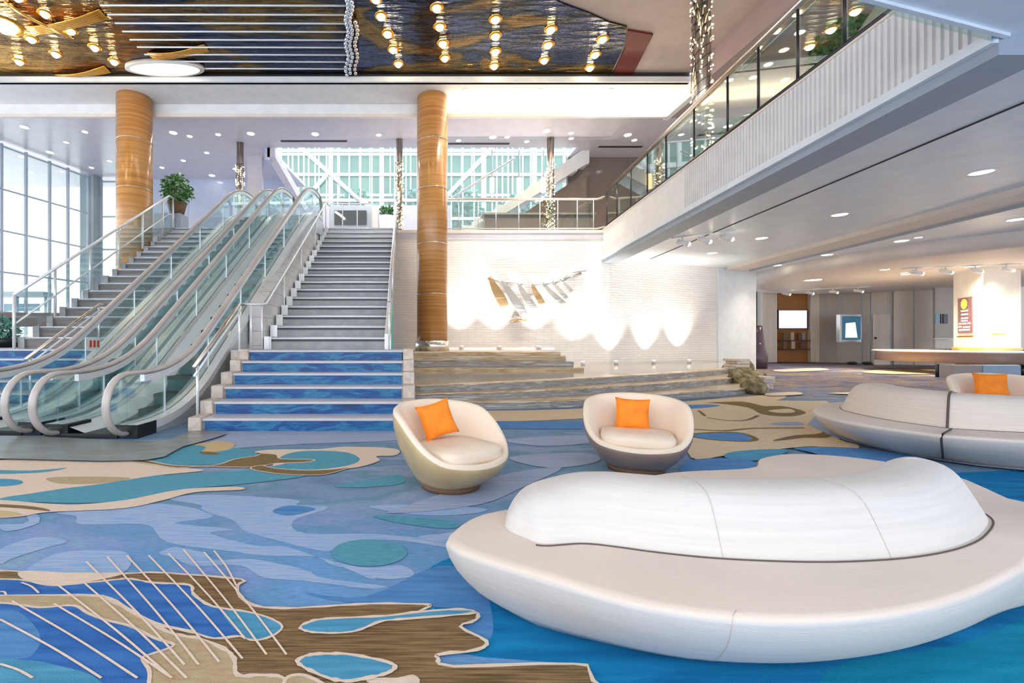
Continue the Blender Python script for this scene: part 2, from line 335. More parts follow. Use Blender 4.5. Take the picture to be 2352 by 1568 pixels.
# ================= FLOOR: carpet with inlaid shapes =================
def carpet(name, c1, c2, sc=(14,60,10), lo=0.35, hi=0.65):
    m = multi(name, [(lo, c1), (hi, c2)], sc, 0.95, 4, 0.2, bump=0.5, bscale=(160,160,160), spec=0.12)
    return m
def carpet_base():
    m, nt, b = newmat('blue_carpet'); b.inputs['Roughness'].default_value = 0.95; b.inputs['Specular IOR Level'].default_value = 0.15
    def noise(sc, det=5, dist=0.5):
        n = nt.nodes.new('ShaderNodeTexNoise'); n.inputs['Scale'].default_value = 1; n.inputs['Detail'].default_value = det; n.inputs['Distortion'].default_value = dist
        nt.links.new(coords(nt, sc), n.inputs['Vector']); return n.outputs[0]
    def ramp(src, st):
        r = nt.nodes.new('ShaderNodeValToRGB'); e = r.color_ramp.elements
        e[0].position, e[0].color = st[0][0], rgb(st[0][1]); e[1].position, e[1].color = st[1][0], rgb(st[1][1])
        for p, c in st[2:]: e.new(p).color = rgb(c)
        nt.links.new(src, r.inputs[0]); return r.outputs[0]
    near = ramp(noise((0.8,1.3,1)), [(0.3,(0.10,0.24,0.50)),(0.42,(0.15,0.32,0.60)),(0.52,(0.13,0.30,0.52)),(0.60,(0.20,0.31,0.58)),(0.72,(0.24,0.37,0.52))])
    mid = ramp(noise((0.7,2.2,1)), [(0.3,(0.13,0.22,0.36)),(0.42,(0.19,0.29,0.44)),(0.5,(0.13,0.26,0.36)),(0.58,(0.26,0.34,0.48)),(0.7,(0.17,0.26,0.44))])
    far = ramp(noise((0.55,1.6,1), 5, 1.0), [(0.30,(0.06,0.07,0.15)),(0.40,(0.12,0.17,0.29)),(0.47,(0.28,0.19,0.16)),(0.52,(0.08,0.10,0.22)),(0.58,(0.34,0.24,0.10)),(0.64,(0.13,0.19,0.31)),(0.75,(0.19,0.14,0.24))])
    tc = nt.nodes.new('ShaderNodeTexCoord'); sp = nt.nodes.new('ShaderNodeSeparateXYZ'); nt.links.new(tc.outputs['Object'], sp.inputs[0])
    mr = nt.nodes.new('ShaderNodeMapRange'); mr.inputs['From Min'].default_value = 7.5; mr.inputs['From Max'].default_value = 12
    nt.links.new(sp.outputs[1], mr.inputs[0])
    mx = nt.nodes.new('ShaderNodeMix'); mx.data_type = 'RGBA'; mr2 = nt.nodes.new('ShaderNodeMapRange'); mr2.inputs['From Min'].default_value = 2.6; mr2.inputs['From Max'].default_value = 3.6; nt.links.new(sp.outputs[1], mr2.inputs[0]); m2 = nt.nodes.new('ShaderNodeMix'); m2.data_type = 'RGBA'; nt.links.new(mr2.outputs[0], m2.inputs[0]); nt.links.new(near, m2.inputs[6]); nt.links.new(mid, m2.inputs[7])
    nt.links.new(mr.outputs[0], mx.inputs[0]); nt.links.new(m2.outputs[2], mx.inputs[6]); nt.links.new(far, mx.inputs[7])
    fine = noise((18,80,10), 4, 0.1); hs = nt.nodes.new('ShaderNodeMix'); hs.data_type = 'RGBA'; hs.blend_type = 'OVERLAY'; hs.inputs[0].default_value = 0.35
    nt.links.new(mx.outputs[2], hs.inputs[6]); nt.links.new(fine, hs.inputs[7]); nt.links.new(hs.outputs[2], b.inputs['Base Color'])
    bp = nt.nodes.new('ShaderNodeBump'); bp.inputs['Strength'].default_value = 0.4; bp.inputs['Distance'].default_value = 0.004
    nt.links.new(noise((160,160,160)), bp.inputs['Height']); nt.links.new(bp.outputs[0], b.inputs['Normal'])
    return m
FM = [carpet_base(),
      carpet('pale_blue_carpet', (0.36,0.46,0.64), (0.22,0.38,0.64), (5,60,10), 0.38, 0.66),      #1
      carpet('teal_carpet', (0.08,0.28,0.38), (0.11,0.34,0.46)),                      #2
      carpet('sea_blue_carpet', (0.06,0.26,0.42), (0.10,0.33,0.52), (3,30,5)),        #3
      carpet('cream_carpet', (0.72,0.60,0.50), (0.66,0.54,0.43)),                     #4
      carpet('brown_streaked_carpet', (0.12,0.075,0.035), (0.27,0.18,0.09), (5,110,10)),      #5
      carpet('tan_carpet', (0.48,0.38,0.24), (0.42,0.32,0.19)),                       #6
      carpet('deep_blue_carpet', (0.03,0.12,0.38), (0.05,0.18,0.48), (3,20,5)),       #7
      carpet('line_carpet', (0.78,0.66,0.56), (0.74,0.58,0.46)),                      #8
      carpet('vivid_blue_carpet', (0.005,0.14,0.34), (0.01,0.23,0.48), (2,14,5)),     #9
      carpet('ochre_carpet', (0.60,0.44,0.18), (0.50,0.42,0.28)),                     #10
      carpet('stone_like_carpet', (0.70,0.57,0.39), (0.60,0.48,0.32), (9,40,9)),      #11
      carpet('olive_carpet', (0.17,0.12,0.05), (0.24,0.17,0.08), (9,60,9)),           #12
      carpet('mid_blue_carpet', (0.07,0.20,0.46), (0.10,0.27,0.54), (3,30,5)),        #13
      carpet('mist_blue_carpet', (0.28,0.36,0.52), (0.36,0.42,0.55), (2.5,30,5)),     #14
      mat('grey_metal_floor_plate', (0.34,0.37,0.38), 0.3, 0.3, col2=(0.26,0.26,0.25), nscale=(2,6,2)),  #15
      carpet('teal_vivid_carpet', (0.0,0.18,0.30), (0.01,0.26,0.42), (2,14,5)),       #16
      ]
fl = MB()
fl.add([(-22,-5,0),(36,-5,0),(36,30,0),(-22,30,0)], [(0,1,2,3)], 0)
ZL = [0.0]
def K(c): return [(x/2.138, 1000+y/2.138) for x, y in c]
def shape(px, mi, n=5, edge=0, w=0.014, jit=0.0):
    """a carpet shape given by photograph points, laid on the floor in metres"""
    pts = [G(x, y) for x, y in px]
    pts = [Vector((p.x, p.y)) for p in pts]
    if n > 1: pts = smooth_pts(pts, n)
    if jit: pts = [p+Vector((random.uniform(-jit,jit), random.uniform(-jit,jit))) for p in pts]
    ZL[0] += 0.00025; z = ZL[0]
    tri = tessellate_polygon([[Vector((p.x,p.y,0)) for p in pts]])
    fl.add([(p.x,p.y,z) for p in pts], [tuple(t) for t in tri], mi)
    if edge: ribbon(pts, edge, w, True, jit)
def ribbon(pts, mi, w, closed=False, jit=0.0):
    ZL[0] += 0.00025; z = ZL[0]; m = len(pts); L = []; R = []
    for i in range(m):
        a = pts[i-1] if (i or closed) else pts[0]; b = pts[(i+1) % m] if (i < m-1 or closed) else pts[-1]
        d = (b-a); d = d.normalized() if d.length > 1e-6 else Vector((1,0)); nn = Vector((-d.y, d.x))*w/2*(1+random.uniform(-.4,.4)*(1 if jit else 0))
        L.append(pts[i]+nn); R.append(pts[i]-nn)
    vs = [(p.x,p.y,z) for p in L]+[(p.x,p.y,z) for p in R]
    fl.add(vs, [(i,(i+1) % m,m+(i+1) % m,m+i) for i in range(m if closed else m-1)], mi)
def stroke(px, mi, w, n=1):
    pts = [G(x, y) for x, y in px]; pts = [Vector((p.x,p.y)) for p in pts]
    if n > 1: pts = smooth_pts(pts, n, False)
    ribbon(pts, mi, w)

# vivid water colours around the front sofa
shape([(960,1330),(1040,1280),(1130,1300),(1300,1200),(2352,1080),(3200,1080),(3200,1900),(1500,1900),(1390,1640),(1330,1532),(1060,1500),(1110,1440),(1000,1400)], 9, 4)
shape([(1900,1540),(2200,1480),(2500,1380),(2900,1400),(2900,1800),(1950,1800)], 16, 4)
shape([(2000,1100),(2352,1080),(2700,1090),(2700,1150),(2000,1140)], 9, 4)
shape(K([(2150,640),(2352,700),(2420,900),(2390,1010),(2250,950),(2340,870),(2110,840),(1700,820),(1500,770),(1800,790)]), 13, 4)
# soft pale streaks
for pl in ([(290,375),(800,335),(1050,395),(860,430),(1150,460),(1030,480),(1250,540),(1400,545),(1560,600),(1640,640),(1740,655),(1850,705),(1780,690),(1580,600),(1300,590),(1060,560),(820,520),(730,440),(560,435),(390,435),(370,395)],
           [(830,310),(1040,290),(1440,315),(1460,342),(1615,355),(1440,420),(1500,480),(1860,485),(2200,520),(2200,550),(1990,520),(1800,512),(1650,560),(1560,565),(1300,500),(1200,470),(1150,420),(1000,370),(980,340)],
           [(780,580),(860,550),(1000,575),(1060,610),(1250,610),(1500,660),(1590,700),(1900,740),(1800,752),(1640,735),(1500,715),(1300,700),(1180,640),(950,640),(860,600)],
           [(130,670),(230,600),(350,570),(610,570),(640,640),(560,685),(350,690)],
           [(0,560),(180,500),(330,520),(200,560),(50,610),(0,630)],
           [(1640,625),(1800,650),(1980,640),(2030,690),(1850,705)],
           [(1810,350),(1950,340),(2352,355),(2352,380),(2100,395),(1900,370)],
           [(2050,500),(2200,480),(2352,470),(2352,520),(2200,530)],
           [(60,300),(170,380),(190,430),(60,470),(0,460),(0,440),(140,420)]):
    shape(K(pl), 1, 4, jit=0.004)
shape(K([(1340,370),(1420,345),(1550,360),(1450,390),(1380,390)]), 13, 4)
shape(K([(1640,250),(1850,215),(1960,195),(1980,235),(1800,255)]), 2, 4)
shape(K([(1830,395),(2000,400),(2250,430),(2200,460),(1950,430)]), 2, 4)
shape(K([(1813+185*math.cos(a), 578+66*math.sin(a)) for a in [i*math.pi/8 for i in range(16)]]), 2, 3)
# mist bands in front of the stair
shape([(440,1000),(600,985),(900,990),(930,1010),(700,1020),(540,1030),(400,1040)], 14, 4)
shape([(1160,1010),(1340,1000),(1370,1015),(1250,1025)], 14, 4); shape([(1170,1050),(1340,1040),(1375,1060),(1260,1075)], 14, 4)
shape([(1160,1090),(1290,1075),(1200,1120),(1100,1160),(900,1180),(940,1160)], 14, 4)
shape([(1000,975),(1200,968),(1370,975),(1360,985),(1180,985)], 13, 4)
# stone apron in front of the fountain
shape([(955,948),(1100,944),(1300,940),(1500,928),(1700,912),(1800,906),(1790,918),(1700,930),(1520,948),(1330,962),(1150,968),(960,962)], 11, 3)
# upper left: teal band, cream rivers
shape(K([(0,305),(300,260),(600,220),(760,200),(1000,190),(1250,170),(1300,180),(1500,200),(1200,240),(950,262),(850,290),(700,320),(400,335),(150,330),(0,340)]), 2, 4)
shape(K([(-60,128),(500,130),(575,118),(700,140),(900,160),(1000,175),(760,200),(500,240),(300,265),(60,300),(-60,300)]), 4, 4)
shape(K([(225,215),(330,205),(640,210),(500,238),(300,240)]), 6, 4)
shape(K([(-60,172),(150,175),(330,162),(200,185),(-60,192)]), 2, 4)
shape(K([(-60,218),(70,218),(115,234),(60,250),(-60,252)]), 3, 4)
shape(K([(-60,322),(250,340),(400,342),(620,320),(820,280),(960,262),(1170,256),(1185,270),(960,282),(800,322),(600,362),(240,380),(100,402),(-60,402)]), 4, 4)
shape(K([(-60,340),(120,348),(230,365),(235,376),(100,362),(-60,352)]), 12, 3)
shape(K([(-60,372),(60,378),(110,395),(0,405),(-60,400)]), 10, 3)
# teal pond between the escalator and the armchair
shape(K([(600,110),(800,50),(1000,50),(1250,80),(1200,130),(900,150),(700,120)]), 2, 4)
shape(K([(820,35),(1000,40),(1060,30),(1150,40),(1130,70),(1040,85),(990,85),(1010,60),(950,48)]), 10, 3)
shape(K([(1250,85),(1340,72),(1560,70),(1700,58),(1940,68),(1945,100),(1850,105),(1865,125),(1800,150),(1720,165),(1640,168),(1500,178),(1340,160),(1370,105)]), 4, 4)
shape(K([(1370,115),(1440,86),(1560,78),(1700,86),(1765,115),(1740,142),(1640,163),(1500,172),(1330,160),(1400,140)]), 2, 5)
shape(K([(560,115),(700,122),(850,150),(1050,150),(1150,120),(1250,105),(1290,92),(1360,98),(1380,118),(1540,122),(1500,135),(1360,140),(1300,150),(1200,160),(1000,155),(870,163),(750,145)]), 12, 3, 4, 0.02)
shape(K([(1230,168),(1280,150),(1350,165),(1500,175),(1640,170),(1720,160),(1600,195),(1480,198),(1350,190)]), 12, 3, 4, 0.015)
shape(K([(980,90),(1010,82),(1080,92),(1040,98)]), 12, 3)
# big brown island, lower left
shape(K([(-300,672),(-60,674),(90,675),(300,685),(620,686),(740,680),(900,690),(1185,715),(1165,745),(1180,800),(1250,845),(1400,858),(1600,848),(1820,835),(2080,838),(2112,848),(2060,885),(2320,875),(2340,915),(2260,950),(2390,1020),(2340,1065),(2160,1085),(2150,1105),(2225,1145),(2820,1133),(2910,1214),(3100,1700),(-300,1700)]), 5, 3, 4, 0.015, 0.002)
shape(K([(110,675),(400,690),(610,685),(420,730),(260,745),(130,720)]), 4, 4, 4, 0.008)
shape(K([(-300,800),(0,795),(240,795),(480,800),(560,830),(720,920),(850,985),(980,1010),(1100,1060),(1150,1110),(1165,1190),(1300,1190),(1420,1225),(1600,1500),(-300,1500)]), 6, 4, 4, 0.016, 0.001)
shape(K([(1400,1214),(1450,1190),(1520,1200),(1600,1260),(1400,1300)]), 6, 3, 4)
shape(K([(1800,1225),(1850,1205),(1950,1205),(2030,1190),(2060,1230),(1950,1280)]), 4, 3)
shape(K([(-300,716),(0,716),(120,722),(260,748),(420,735),(560,720),(640,715),(760,735),(930,745),(950,790),(1040,850),(1220,880),(1330,915),(1385,955),(1330,1000),(1250,1020),(1180,1000),(1050,1010),(930,975),(760,935),(620,860),(500,800),(200,795),(-300,795)]), 7, 4, 4, 0.014, 0.001)
shape(K([(1090,880),(1220,884),(1330,918),(1380,955),(1330,995),(1250,1014),(1180,990)]), 3, 4)
shape(K([(-300,832),(0,835),(100,845),(200,858),(360,848),(430,885),(520,920),(640,950),(760,1010),(855,1045),(740,1090),(700,1110),(735,1180),(720,1300),(700,1500),(-300,1500)]), 7, 4, 4, 0.014)
shape(K([(-300,868),(0,870),(90,880),(170,950),(200,1020),(170,1080),(90,1115),(-300,1110)]), 13, 4)
shape(K([(-300,1130),(90,1118),(300,1150),(500,1230),(600,1500),(-300,1500)]), 3, 4)
shape(K([(1475,955),(1520,930),(1600,915),(1900,900),(2060,880),(2240,868),(2320,875),(2300,890),(2000,915),(1870,928),(1780,965),(1700,983),(1580,985),(1500,975)]), 3, 4, 4, 0.014, 0.001)
shape(K([(1460,1125),(1520,1095),(1620,1088),(1740,1095),(1900,1130),(1940,1155),(1900,1185),(1800,1210),(1700,1225),(1600,1205),(1500,1160)]), 3, 4, 4, 0.016, 0.001)
# thin woven strokes (from the enlarged lower-left crop, scale 3.267)
for a, b in (((645,180),(1385,965)),((805,145),(1490,965)),((950,135),(1645,945)),((1115,135),(1820,920)),((1260,118),(1840,770)),((1375,90),(2000,890)),((1530,110),(2150,890)),((1605,100),(1775,370)),
             ((425,355),(1290,1071)),((620,335),(1400,1071)),((405,505),(1290,1071)),((90,485),(1030,1071)),((0,625),(760,1071)),((0,965),(245,1071)),((160,345),(290,425)),((0,415),(45,440))):
    q = [(a[0]/3.267, 1240+a[1]/3.267), ((a[0]+b[0])/2/3.267+3, 1240+(a[1]+b[1])/2/3.267-3), (b[0]/3.267, 1240+b[1]/3.267)]
    stroke(q, 8, 0.0085, 6)
# stone-like area behind the armchair on the right (crop scale 2.7606, offset 1500,880)
def R(c): return [(1500+x/2.7606, 880+y/2.7606) for x, y in c]
shape(R([(200,170),(330,130),(600,115),(1000,118),(1120,130),(1150,330),(1300,400),(1250,430),(1000,410),(700,440),(450,470),(240,480),(200,300)]), 11, 4)
shape(R([(150,150),(330,140),(430,148),(300,165),(180,165)]), 13, 3)
shape(R([(330,130),(560,122),(700,150),(760,150),(850,155),(970,190),(900,215),(780,215),(680,200),(600,160),(420,135)]), 12, 3)
shape(R([(730,180),(860,168),(900,190),(800,195)]), 11, 3)
shape(R([(260,330),(440,320),(560,325),(650,360),(600,378),(400,370),(260,350)]), 13, 3, 12, 0.06)
shape(R([(730,265),(900,252),(960,270),(850,278)]), 14, 3)
stroke(R([(340,225),(480,245),(600,240),(665,212)]), 12, 0.05, 4); stroke(R([(250,300),(450,310),(640,295),(960,292)]), 12, 0.06, 4); stroke(R([(290,180),(330,215)]), 12, 0.05, 3)
shape(R([(760,372),(900,340),(1070,325),(1050,280),(1130,330),(1100,355),(960,355),(820,372)]), 12, 3)
shape(R([(460,460),(560,440),(750,430),(860,438),(700,500),(480,490)]), 3, 3)
shape(R([(230,500),(600,495),(640,560),(620,620),(200,620)]), 13, 3)
shape(R([(900,420),(1250,420),(1700,480),(1750,540),(1300,520),(1000,450)]), 13, 3)
shape([(1870,960),(1900,1000),(2000,1030),(2160,1062),(2352,1085),(2600,1090),(2600,1000),(2200,950)], 14, 2)
# far ochre streaks
for q in ([(1980,855),(2060,848),(2200,850),(2200,858),(2050,860)],[(1760,905),(1830,902),(1840,908),(1770,911)],[(1900,905),(1980,902),(1990,908)],[(1780,850),(1880,846),(1900,851),(1800,855)]):
    shape(q, 10 if q[0][0] > 1950 else 4, 3)
# grey floor plates in front of the escalators
shape([(-200,1010),(60,1005),(345,1018),(420,1000),(470,990),(520,1000),(420,1030),(330,1062),(0,1058),(-200,1055)], 15, 3)
struct('floor', fl, FM)

# ================= PLATFORMS, WALLS =================
s = MB(); s.box(-3.02,0.02,7.93,9.0,0,1.02,0); s.box(-3.02,0.02,7.92,9.0,1.02,1.05,1)
struct('floor_stair_landing', s, [M['cheek'], M['tread_lav']])
s = MB(); s.box(-20,-5.95,9.0,21,0,1.05)
struct('floor_left_landing', s, [M['tread_lav']])
s = MB(); s.prism([(-8.0,15.75),(-0.25,15.75),(-0.25,16.4),(7.2,16.4),(7.2,26),(-8.0,26)], 4.9, 5.1)
struct('floor_mezzanine', s, [M['tread_lav']])

# back stone wall (front plane Y=16.5), turning back below the balcony
s = MB(); s.prism([(-0.42,16.45),(7.35,16.45),(7.35,16.7),(-0.42,16.7)], 0, 5.15)
s.prism([(7.35,16.45),(12.65,18.5),(14.9,19.5),(14.8,19.8),(12.4,18.9),(7.35,16.7)], 0, 4.2)
struct('wall_back', s, [M['stone_white']])
s = MB(); s.prism([(12.66,18.46),(14.95,19.46),(14.94,19.52),(12.64,18.52)], 0, 4.2)
struct('trim_corner_panel', s, [M['soffit']])
s = MB(); s.box(-0.3,7.3,16.36,16.72,5.1,5.19)
struct('trim_wall_coping', s, [M['soffit_warm']])

# far right walls
s = MB()
pts = [(19.9,27.2),(24.7,26.1),(25.4,23.8),(28.4,22.3),(42,22.3)]
for a, b in zip(pts[:-1], pts[1:]): s.obox(a, b, 0.2, 0, 4.3)
struct('wall_right', s, [M['panel_wall']])

# upper ceilings
s = MB(); s.prism([(-20,-5),(-20,13.86),(8.6,13.86),(8.6,-5)], 9.35, 9.5)
struct('ceiling_atrium', s, [M['beige_ceil']])
s = MB(); s.box(-20,8.7,13.86,13.95,9.04,9.4)
struct('trim_atrium_edge', s, [M['darktrim']])
s = MB(); s.box(-20,8.62,13.8,15.15,9.04,9.2)
struct('ceiling_bulkhead', s, [M['white']])
s = MB(); s.box(-20,8.62,15.12,15.3,8.66,9.3); s.box(-20,8.66,15.06,15.12,8.60,8.70,1); s.box(8.62,8.8,13.8,15.3,8.6,9.3)
struct('trim_bulkhead_lip', s, [M['white'], M['soffit_warm']])
s = MB(); s.prism([(-20,15.3),(20,15.3),(20,18.6),(6.6,18.6),(6.6,17.6),(-5.3,17.6),(-4.8,22.1),(-20,22.1)], 8.66, 8.8)
struct('ceiling_mezzanine', s, [M['mezz_ceil']])
s = MB(); s.prism([(8.65,-2),(20,-2),(20,15.25),(8.85,15.25),(8.85,13.75),(8.65,13.75)], 8.66, 8.8); 
struct('ceiling_gallery', s, [M['mauve']])
s = MB(); s.box(8.6,8.65,-2,13.75,8.66,9.4)
struct('trim_gallery_bulkhead', s, [M['mauve']])
s = MB(); s.box(6.6,9.0,18.5,18.7,5.1,8.66); s.box(9.01,16,18.5,18.7,5.1,8.66)
struct('wall_gallery_back', s, [M['brown_gloss']])
s = MB(); s.box(13.8,14.0,4,18.5,5.1,8.66)
struct('wall_gallery_right', s, [M['mauve']])
s = MB(); s.box(-12.9,-5.3,21.0,21.15,4.9,8.66); s.box(-12.9,-12.55,20.95,21.0,1,8.66); s.box(-10.0,-9.96,20.98,21.0,4.9,8.66); s.box(-5.4,-5.2,17.6,22,8.2,8.66)
struct('wall_mezzanine_back', s, [M['lilac']])
# pillar and windows at the left
s = MB(); s.box(-14.5,-13.9,20.4,21.0,0,8.66)
struct('wall_left_pier', s, [M['pillar']])
L0 = Vector((-15.1,17)); L1 = Vector((-14.1,20.4)); dL = (L1-L0).normalized()
def winwall(name, a, b, zs, posts, z0, z1, mt):
    s = MB(); a = Vector(a); b = Vector(b); d = (b-a)
    for t in posts:
        p = a+d*t; s.obox(p-d.normalized()*0.04, p+d.normalized()*0.04, 0.10, z0, z1)
    for z in zs: s.obox(a, b, 0.05, z-0.03, z+0.03)
    o = struct(name, s, mt)
    g = MB(); g.obox(a, b, 0.012, z0, z1); g.build('pane', M['glass_clear'], o)
    return o
M['mullion'] = mat('blue_grey_mullion', (0.45,0.52,0.62), 0.4)
winwall('window_1', L0-dL*1.2, L1, [1.1,2.3,3.8,5.35,6.9,8.5], [0.0,0.27,0.45,0.64,0.80,0.99], 1.05, 8.6, M['mullion'])
winwall('window_2', (-13.9,20.9), (-12.9,20.9), [2.3,3.9,5.4,6.9,8.5], [0.02,0.98], 1.05, 8.6, M['mullion'])
s = MB(); s.box(-20,-8.35,14.0,14.25,1.66,2.08)
struct('trim_brown_band', s, [M['brownband']])
s = MB(); s.box(-20,-8.4,14.05,14.2,1.05,1.66)
struct('wall_left_low_panel', s, [M['glass']])
# sloped white soffit beam descending at the left of the glass atrium
s = MB(); s.add([(-5.3,17.6,8.66),(-5.0,17.6,8.66),(-4.5,22,7.4),(-4.8,22,7.4),(-5.3,17.6,8.3),(-5.0,17.6,8.3),(-4.5,22,7.0),(-4.8,22,7.0)], [(0,1,2,3),(4,5,6,7),(0,1,5,4),(2,3,7,6),(0,3,7,4),(1,2,6,5)])
s.box(-6.35,-5.75,18.4,18.6,5.1,8.66)
struct('trim_mezzanine_beam', s, [M['mezz_ceil']])

# glass curtain wall behind the mezzanine
s = MB()
for x in [-8+0.62*i for i in range(28)]: s.box(x-0.035,x+0.035,24.95,25.05,5.1,13)
for z in (7.9,8.9,10.3,11.6): s.box(-8,9.4,24.9,25.0,z-0.08,z+0.08)
for x0,z0,x1,z1 in ((-6.5,12.5,-2.5,8.9),(-5.5,8.9,-4.2,10.3),(-2.4,8.9,-1.0,7.9),(2.2,9.0,5.0,12.0)):
    s.tube([(x0,24.85,z0),(x1,24.85,z1)], 0.12, 8)
cw = struct('window_3', s, M['white'])
g = MB(); g.box(-8,9.4,25.0,25.02,5.1,13); g.build('pane', M['glass'], cw)
# parapet under the curtain wall
s = MB(); s.box(-8,2.2,22.0,22.2,5.1,7.75); struct('wall_mezzanine_parapet', s, [M['mezz_ceil']])
# ================= BALCONY =================
def BX(Y): return 5.42+0.1056*Y
def pB(Y, off=0): return Vector((BX(Y)+off, Y))
def lb(s, Ya, Yb, o0, o1, z0, z1, mi=0): s.prism([pB(Ya,o0), pB(Yb,o0), pB(Yb,o1), pB(Ya,o1)], z0, z1, mi)
s = MB(); s.prism([pB(4.47,.02), pB(16.44,.02), (7.25,28), (44,28), (44,-4), (3.0,-4), (3.0,3.45), (4.0,3.98)], 4.2, 5.1)
struct('ceiling_lower', s, [M['soffit']])
s = MB(); lb(s,4.6,16.42,-0.04,0.02,4.24,5.2,0); lb(s,4.6,16.42,-0.06,0.12,5.2,5.24,1)
Y = 4.75
while Y < 10.6:
    lb(s, Y, Y+0.038, -0.075, -0.035, 4.26, 5.18, 0); Y += 0.088
struct('trim_balcony_fascia', s, [M['white'], M['soffit_warm']])
s = MB(); lb(s,4.5,16.42,-0.05,0.5,4.02,4.24,0); 
struct('trim_balcony_beam', s, [M['greytrim']])
s = MB(); lb(s,4.5,16.42,-0.12,-0.05,4.14,4.25,0); struct('trim_balcony_ledge', s, [M['soffit']])
s = MB(); lb(s,-3,16.6,1.72,1.75,4.185,4.2,0); struct('trim_ceiling_joint', s, [M['darktrim']])
s = MB(); lb(s,-3,18.4,5.6,6.5,4.08,4.2,0); lb(s,-3,18.4,6.5,6.55,4.02,4.2,1); struct('trim_ceiling_beam', s, [M['soffit_warm'], M['greytrim']])
e0 = (3.0,3.45); e1 = (4.0,3.98); e2 = (BX(4.47),4.47)
s = MB(); s.obox(e0,e1,0.04,4.17,5.15); s.obox(e1,(e2[0],e2[1]),0.04,4.17,5.15); struct('trim_balcony_return', s, [M['soffit']])
s = MB(); s.obox((e0[0],e0[1]+.04),(e1[0],e1[1]+.04),0.02,4.15,5.3); s.obox((e1[0],e1[1]+.04),(e2[0]-.1,e2[1]+.02),0.02,4.15,5.3); struct('trim_glass_edge', s, [M['glass']])
# dropped round ceiling around the info desk pillar
s = MB(); n = 64; c = (23.2,17.4)
s.loft([[(c[0]+r*math.cos(2*math.pi*k/n), c[1]+r*math.sin(2*math.pi*k/n), z) for k in range(n)] for r, z in ((8.2,4.2),(8.2,3.86),(7.6,3.80),(0.2,3.80))], True, False, True)
struct('ceiling_round_drop', s, [mat('round_ceiling_paint', (0.78,0.70,0.64), 0.5)])

def railing(name, label, base, hts, posts, mats, group=None, lower=True, rail_r=0.035, post_r=0.02, panel=True, cat='railing', post_kind='round', gm=None):
    """base: 3D foot path; hts: rail height; posts: parameters 0..1 along the path"""
    base = [Vector(p) for p in base]
    L = [0]
    for a, b in zip(base[:-1], base[1:]): L.append(L[-1]+(b-a).length)
    def at(t):
        d = t*L[-1]
        for i in range(len(base)-1):
            if d <= L[i+1]+1e-9: return base[i].lerp(base[i+1], (d-L[i])/max(1e-9, L[i+1]-L[i]))
        return base[-1].copy()
    t = thing(name, label, cat, base[0], 0, group)
    up = Vector((0,0,hts))
    s = MB(); s.tube([p+up for p in base], rail_r, 10); s.build('handrail', mats[0], t)
    for q in posts:
        p = at(q); s = MB(); s.cyl((p.x,p.y), post_r, p.z, p.z+hts-rail_r*0.5, 10); s.build('post', mats[1], t)
    if lower:
        s = MB(); s.tube([p+Vector((0,0,lower if lower is not True else 0.12)) for p in base], rail_r*0.6, 8); s.build('lower_rail', mats[1], t)
    if panel:
        for a, b in zip(posts[:-1], posts[1:]):
            s = MB(); A = at(a+0.004); B = at(b-0.004); d = Vector((B.x-A.x, B.y-A.y)); nn = Vector((-d.y, d.x)).normalized()*0.006
            z0, z1 = 0.10, hts-0.07
            vs = []
            for q in (A, B):
                for sg in (-1, 1):
                    for z in (z0, z1): vs.append((q.x+nn.x*sg, q.y+nn.y*sg, q.z+z))
            s.add(vs, [(0,1,3,2),(4,5,7,6),(0,1,5,4),(2,3,7,6),(1,3,7,5),(0,2,6,4)])
            s.build('glass_panel', gm or M['glass_clear'], t)
    return t
Ys = [16.3,15.3,14.1,12.9,11.77,10.4,9.13,8.21,7.27,6.4,5.5,4.7]
base = [(BX(y)+0.06, y, 5.24) for y in (16.3, 4.7)]
railing('balcony_railing', 'glass railing with twin chrome handrails rising along the right balcony edge', base, 1.3, [(16.3-y)/11.6 for y in Ys], (M['bronze_rail'], M['dark_metal']), lower=0.1, rail_r=0.065, gm=M['glass_clear'])
t = bpy.data.objects['balcony_railing']
s = MB(); s.tube([(BX(y)+0.13, y, 6.40) for y in (16.3,4.7)], 0.035, 8); s.build('second_rail', M['bronze_rail'], t)
for y in (15.8,14.4,13.2,12.0,10.9,9.8,8.7,7.7,6.8,5.9): 
    s = MB(); s.tube([(BX(y)+.06,y,6.52),(BX(y)+.09,y,6.42),(BX(y)+.15,y,6.42)], 0.014, 6); s.build('bracket', M['bronze_rail'], t)
railing('mezzanine_railing', 'glass railing with rosy steel handrail on top of the white stone wall', [(1.35,16.42,5.19),(6.9,16.42,5.19),(7.15,16.3,5.24)], 1.12, [0.0,0.10,0.22,0.33,0.47,0.60,0.71,0.83,0.93], (M['bronze_rail'], M['steel']), lower=0.06, rail_r=0.04, post_r=0.018, gm=M['glass_clear'])
railing('stair_head_railing', 'short white post railing beside the head of the escalators', [(-2.72,16.6,5.1),(-2.2,16.6,5.1),(-1.2,16.6,5.1)], 1.1, [0,0.3,0.65,1], (M['alu'], M['alu']), lower=False, rail_r=0.025, post_r=0.022)

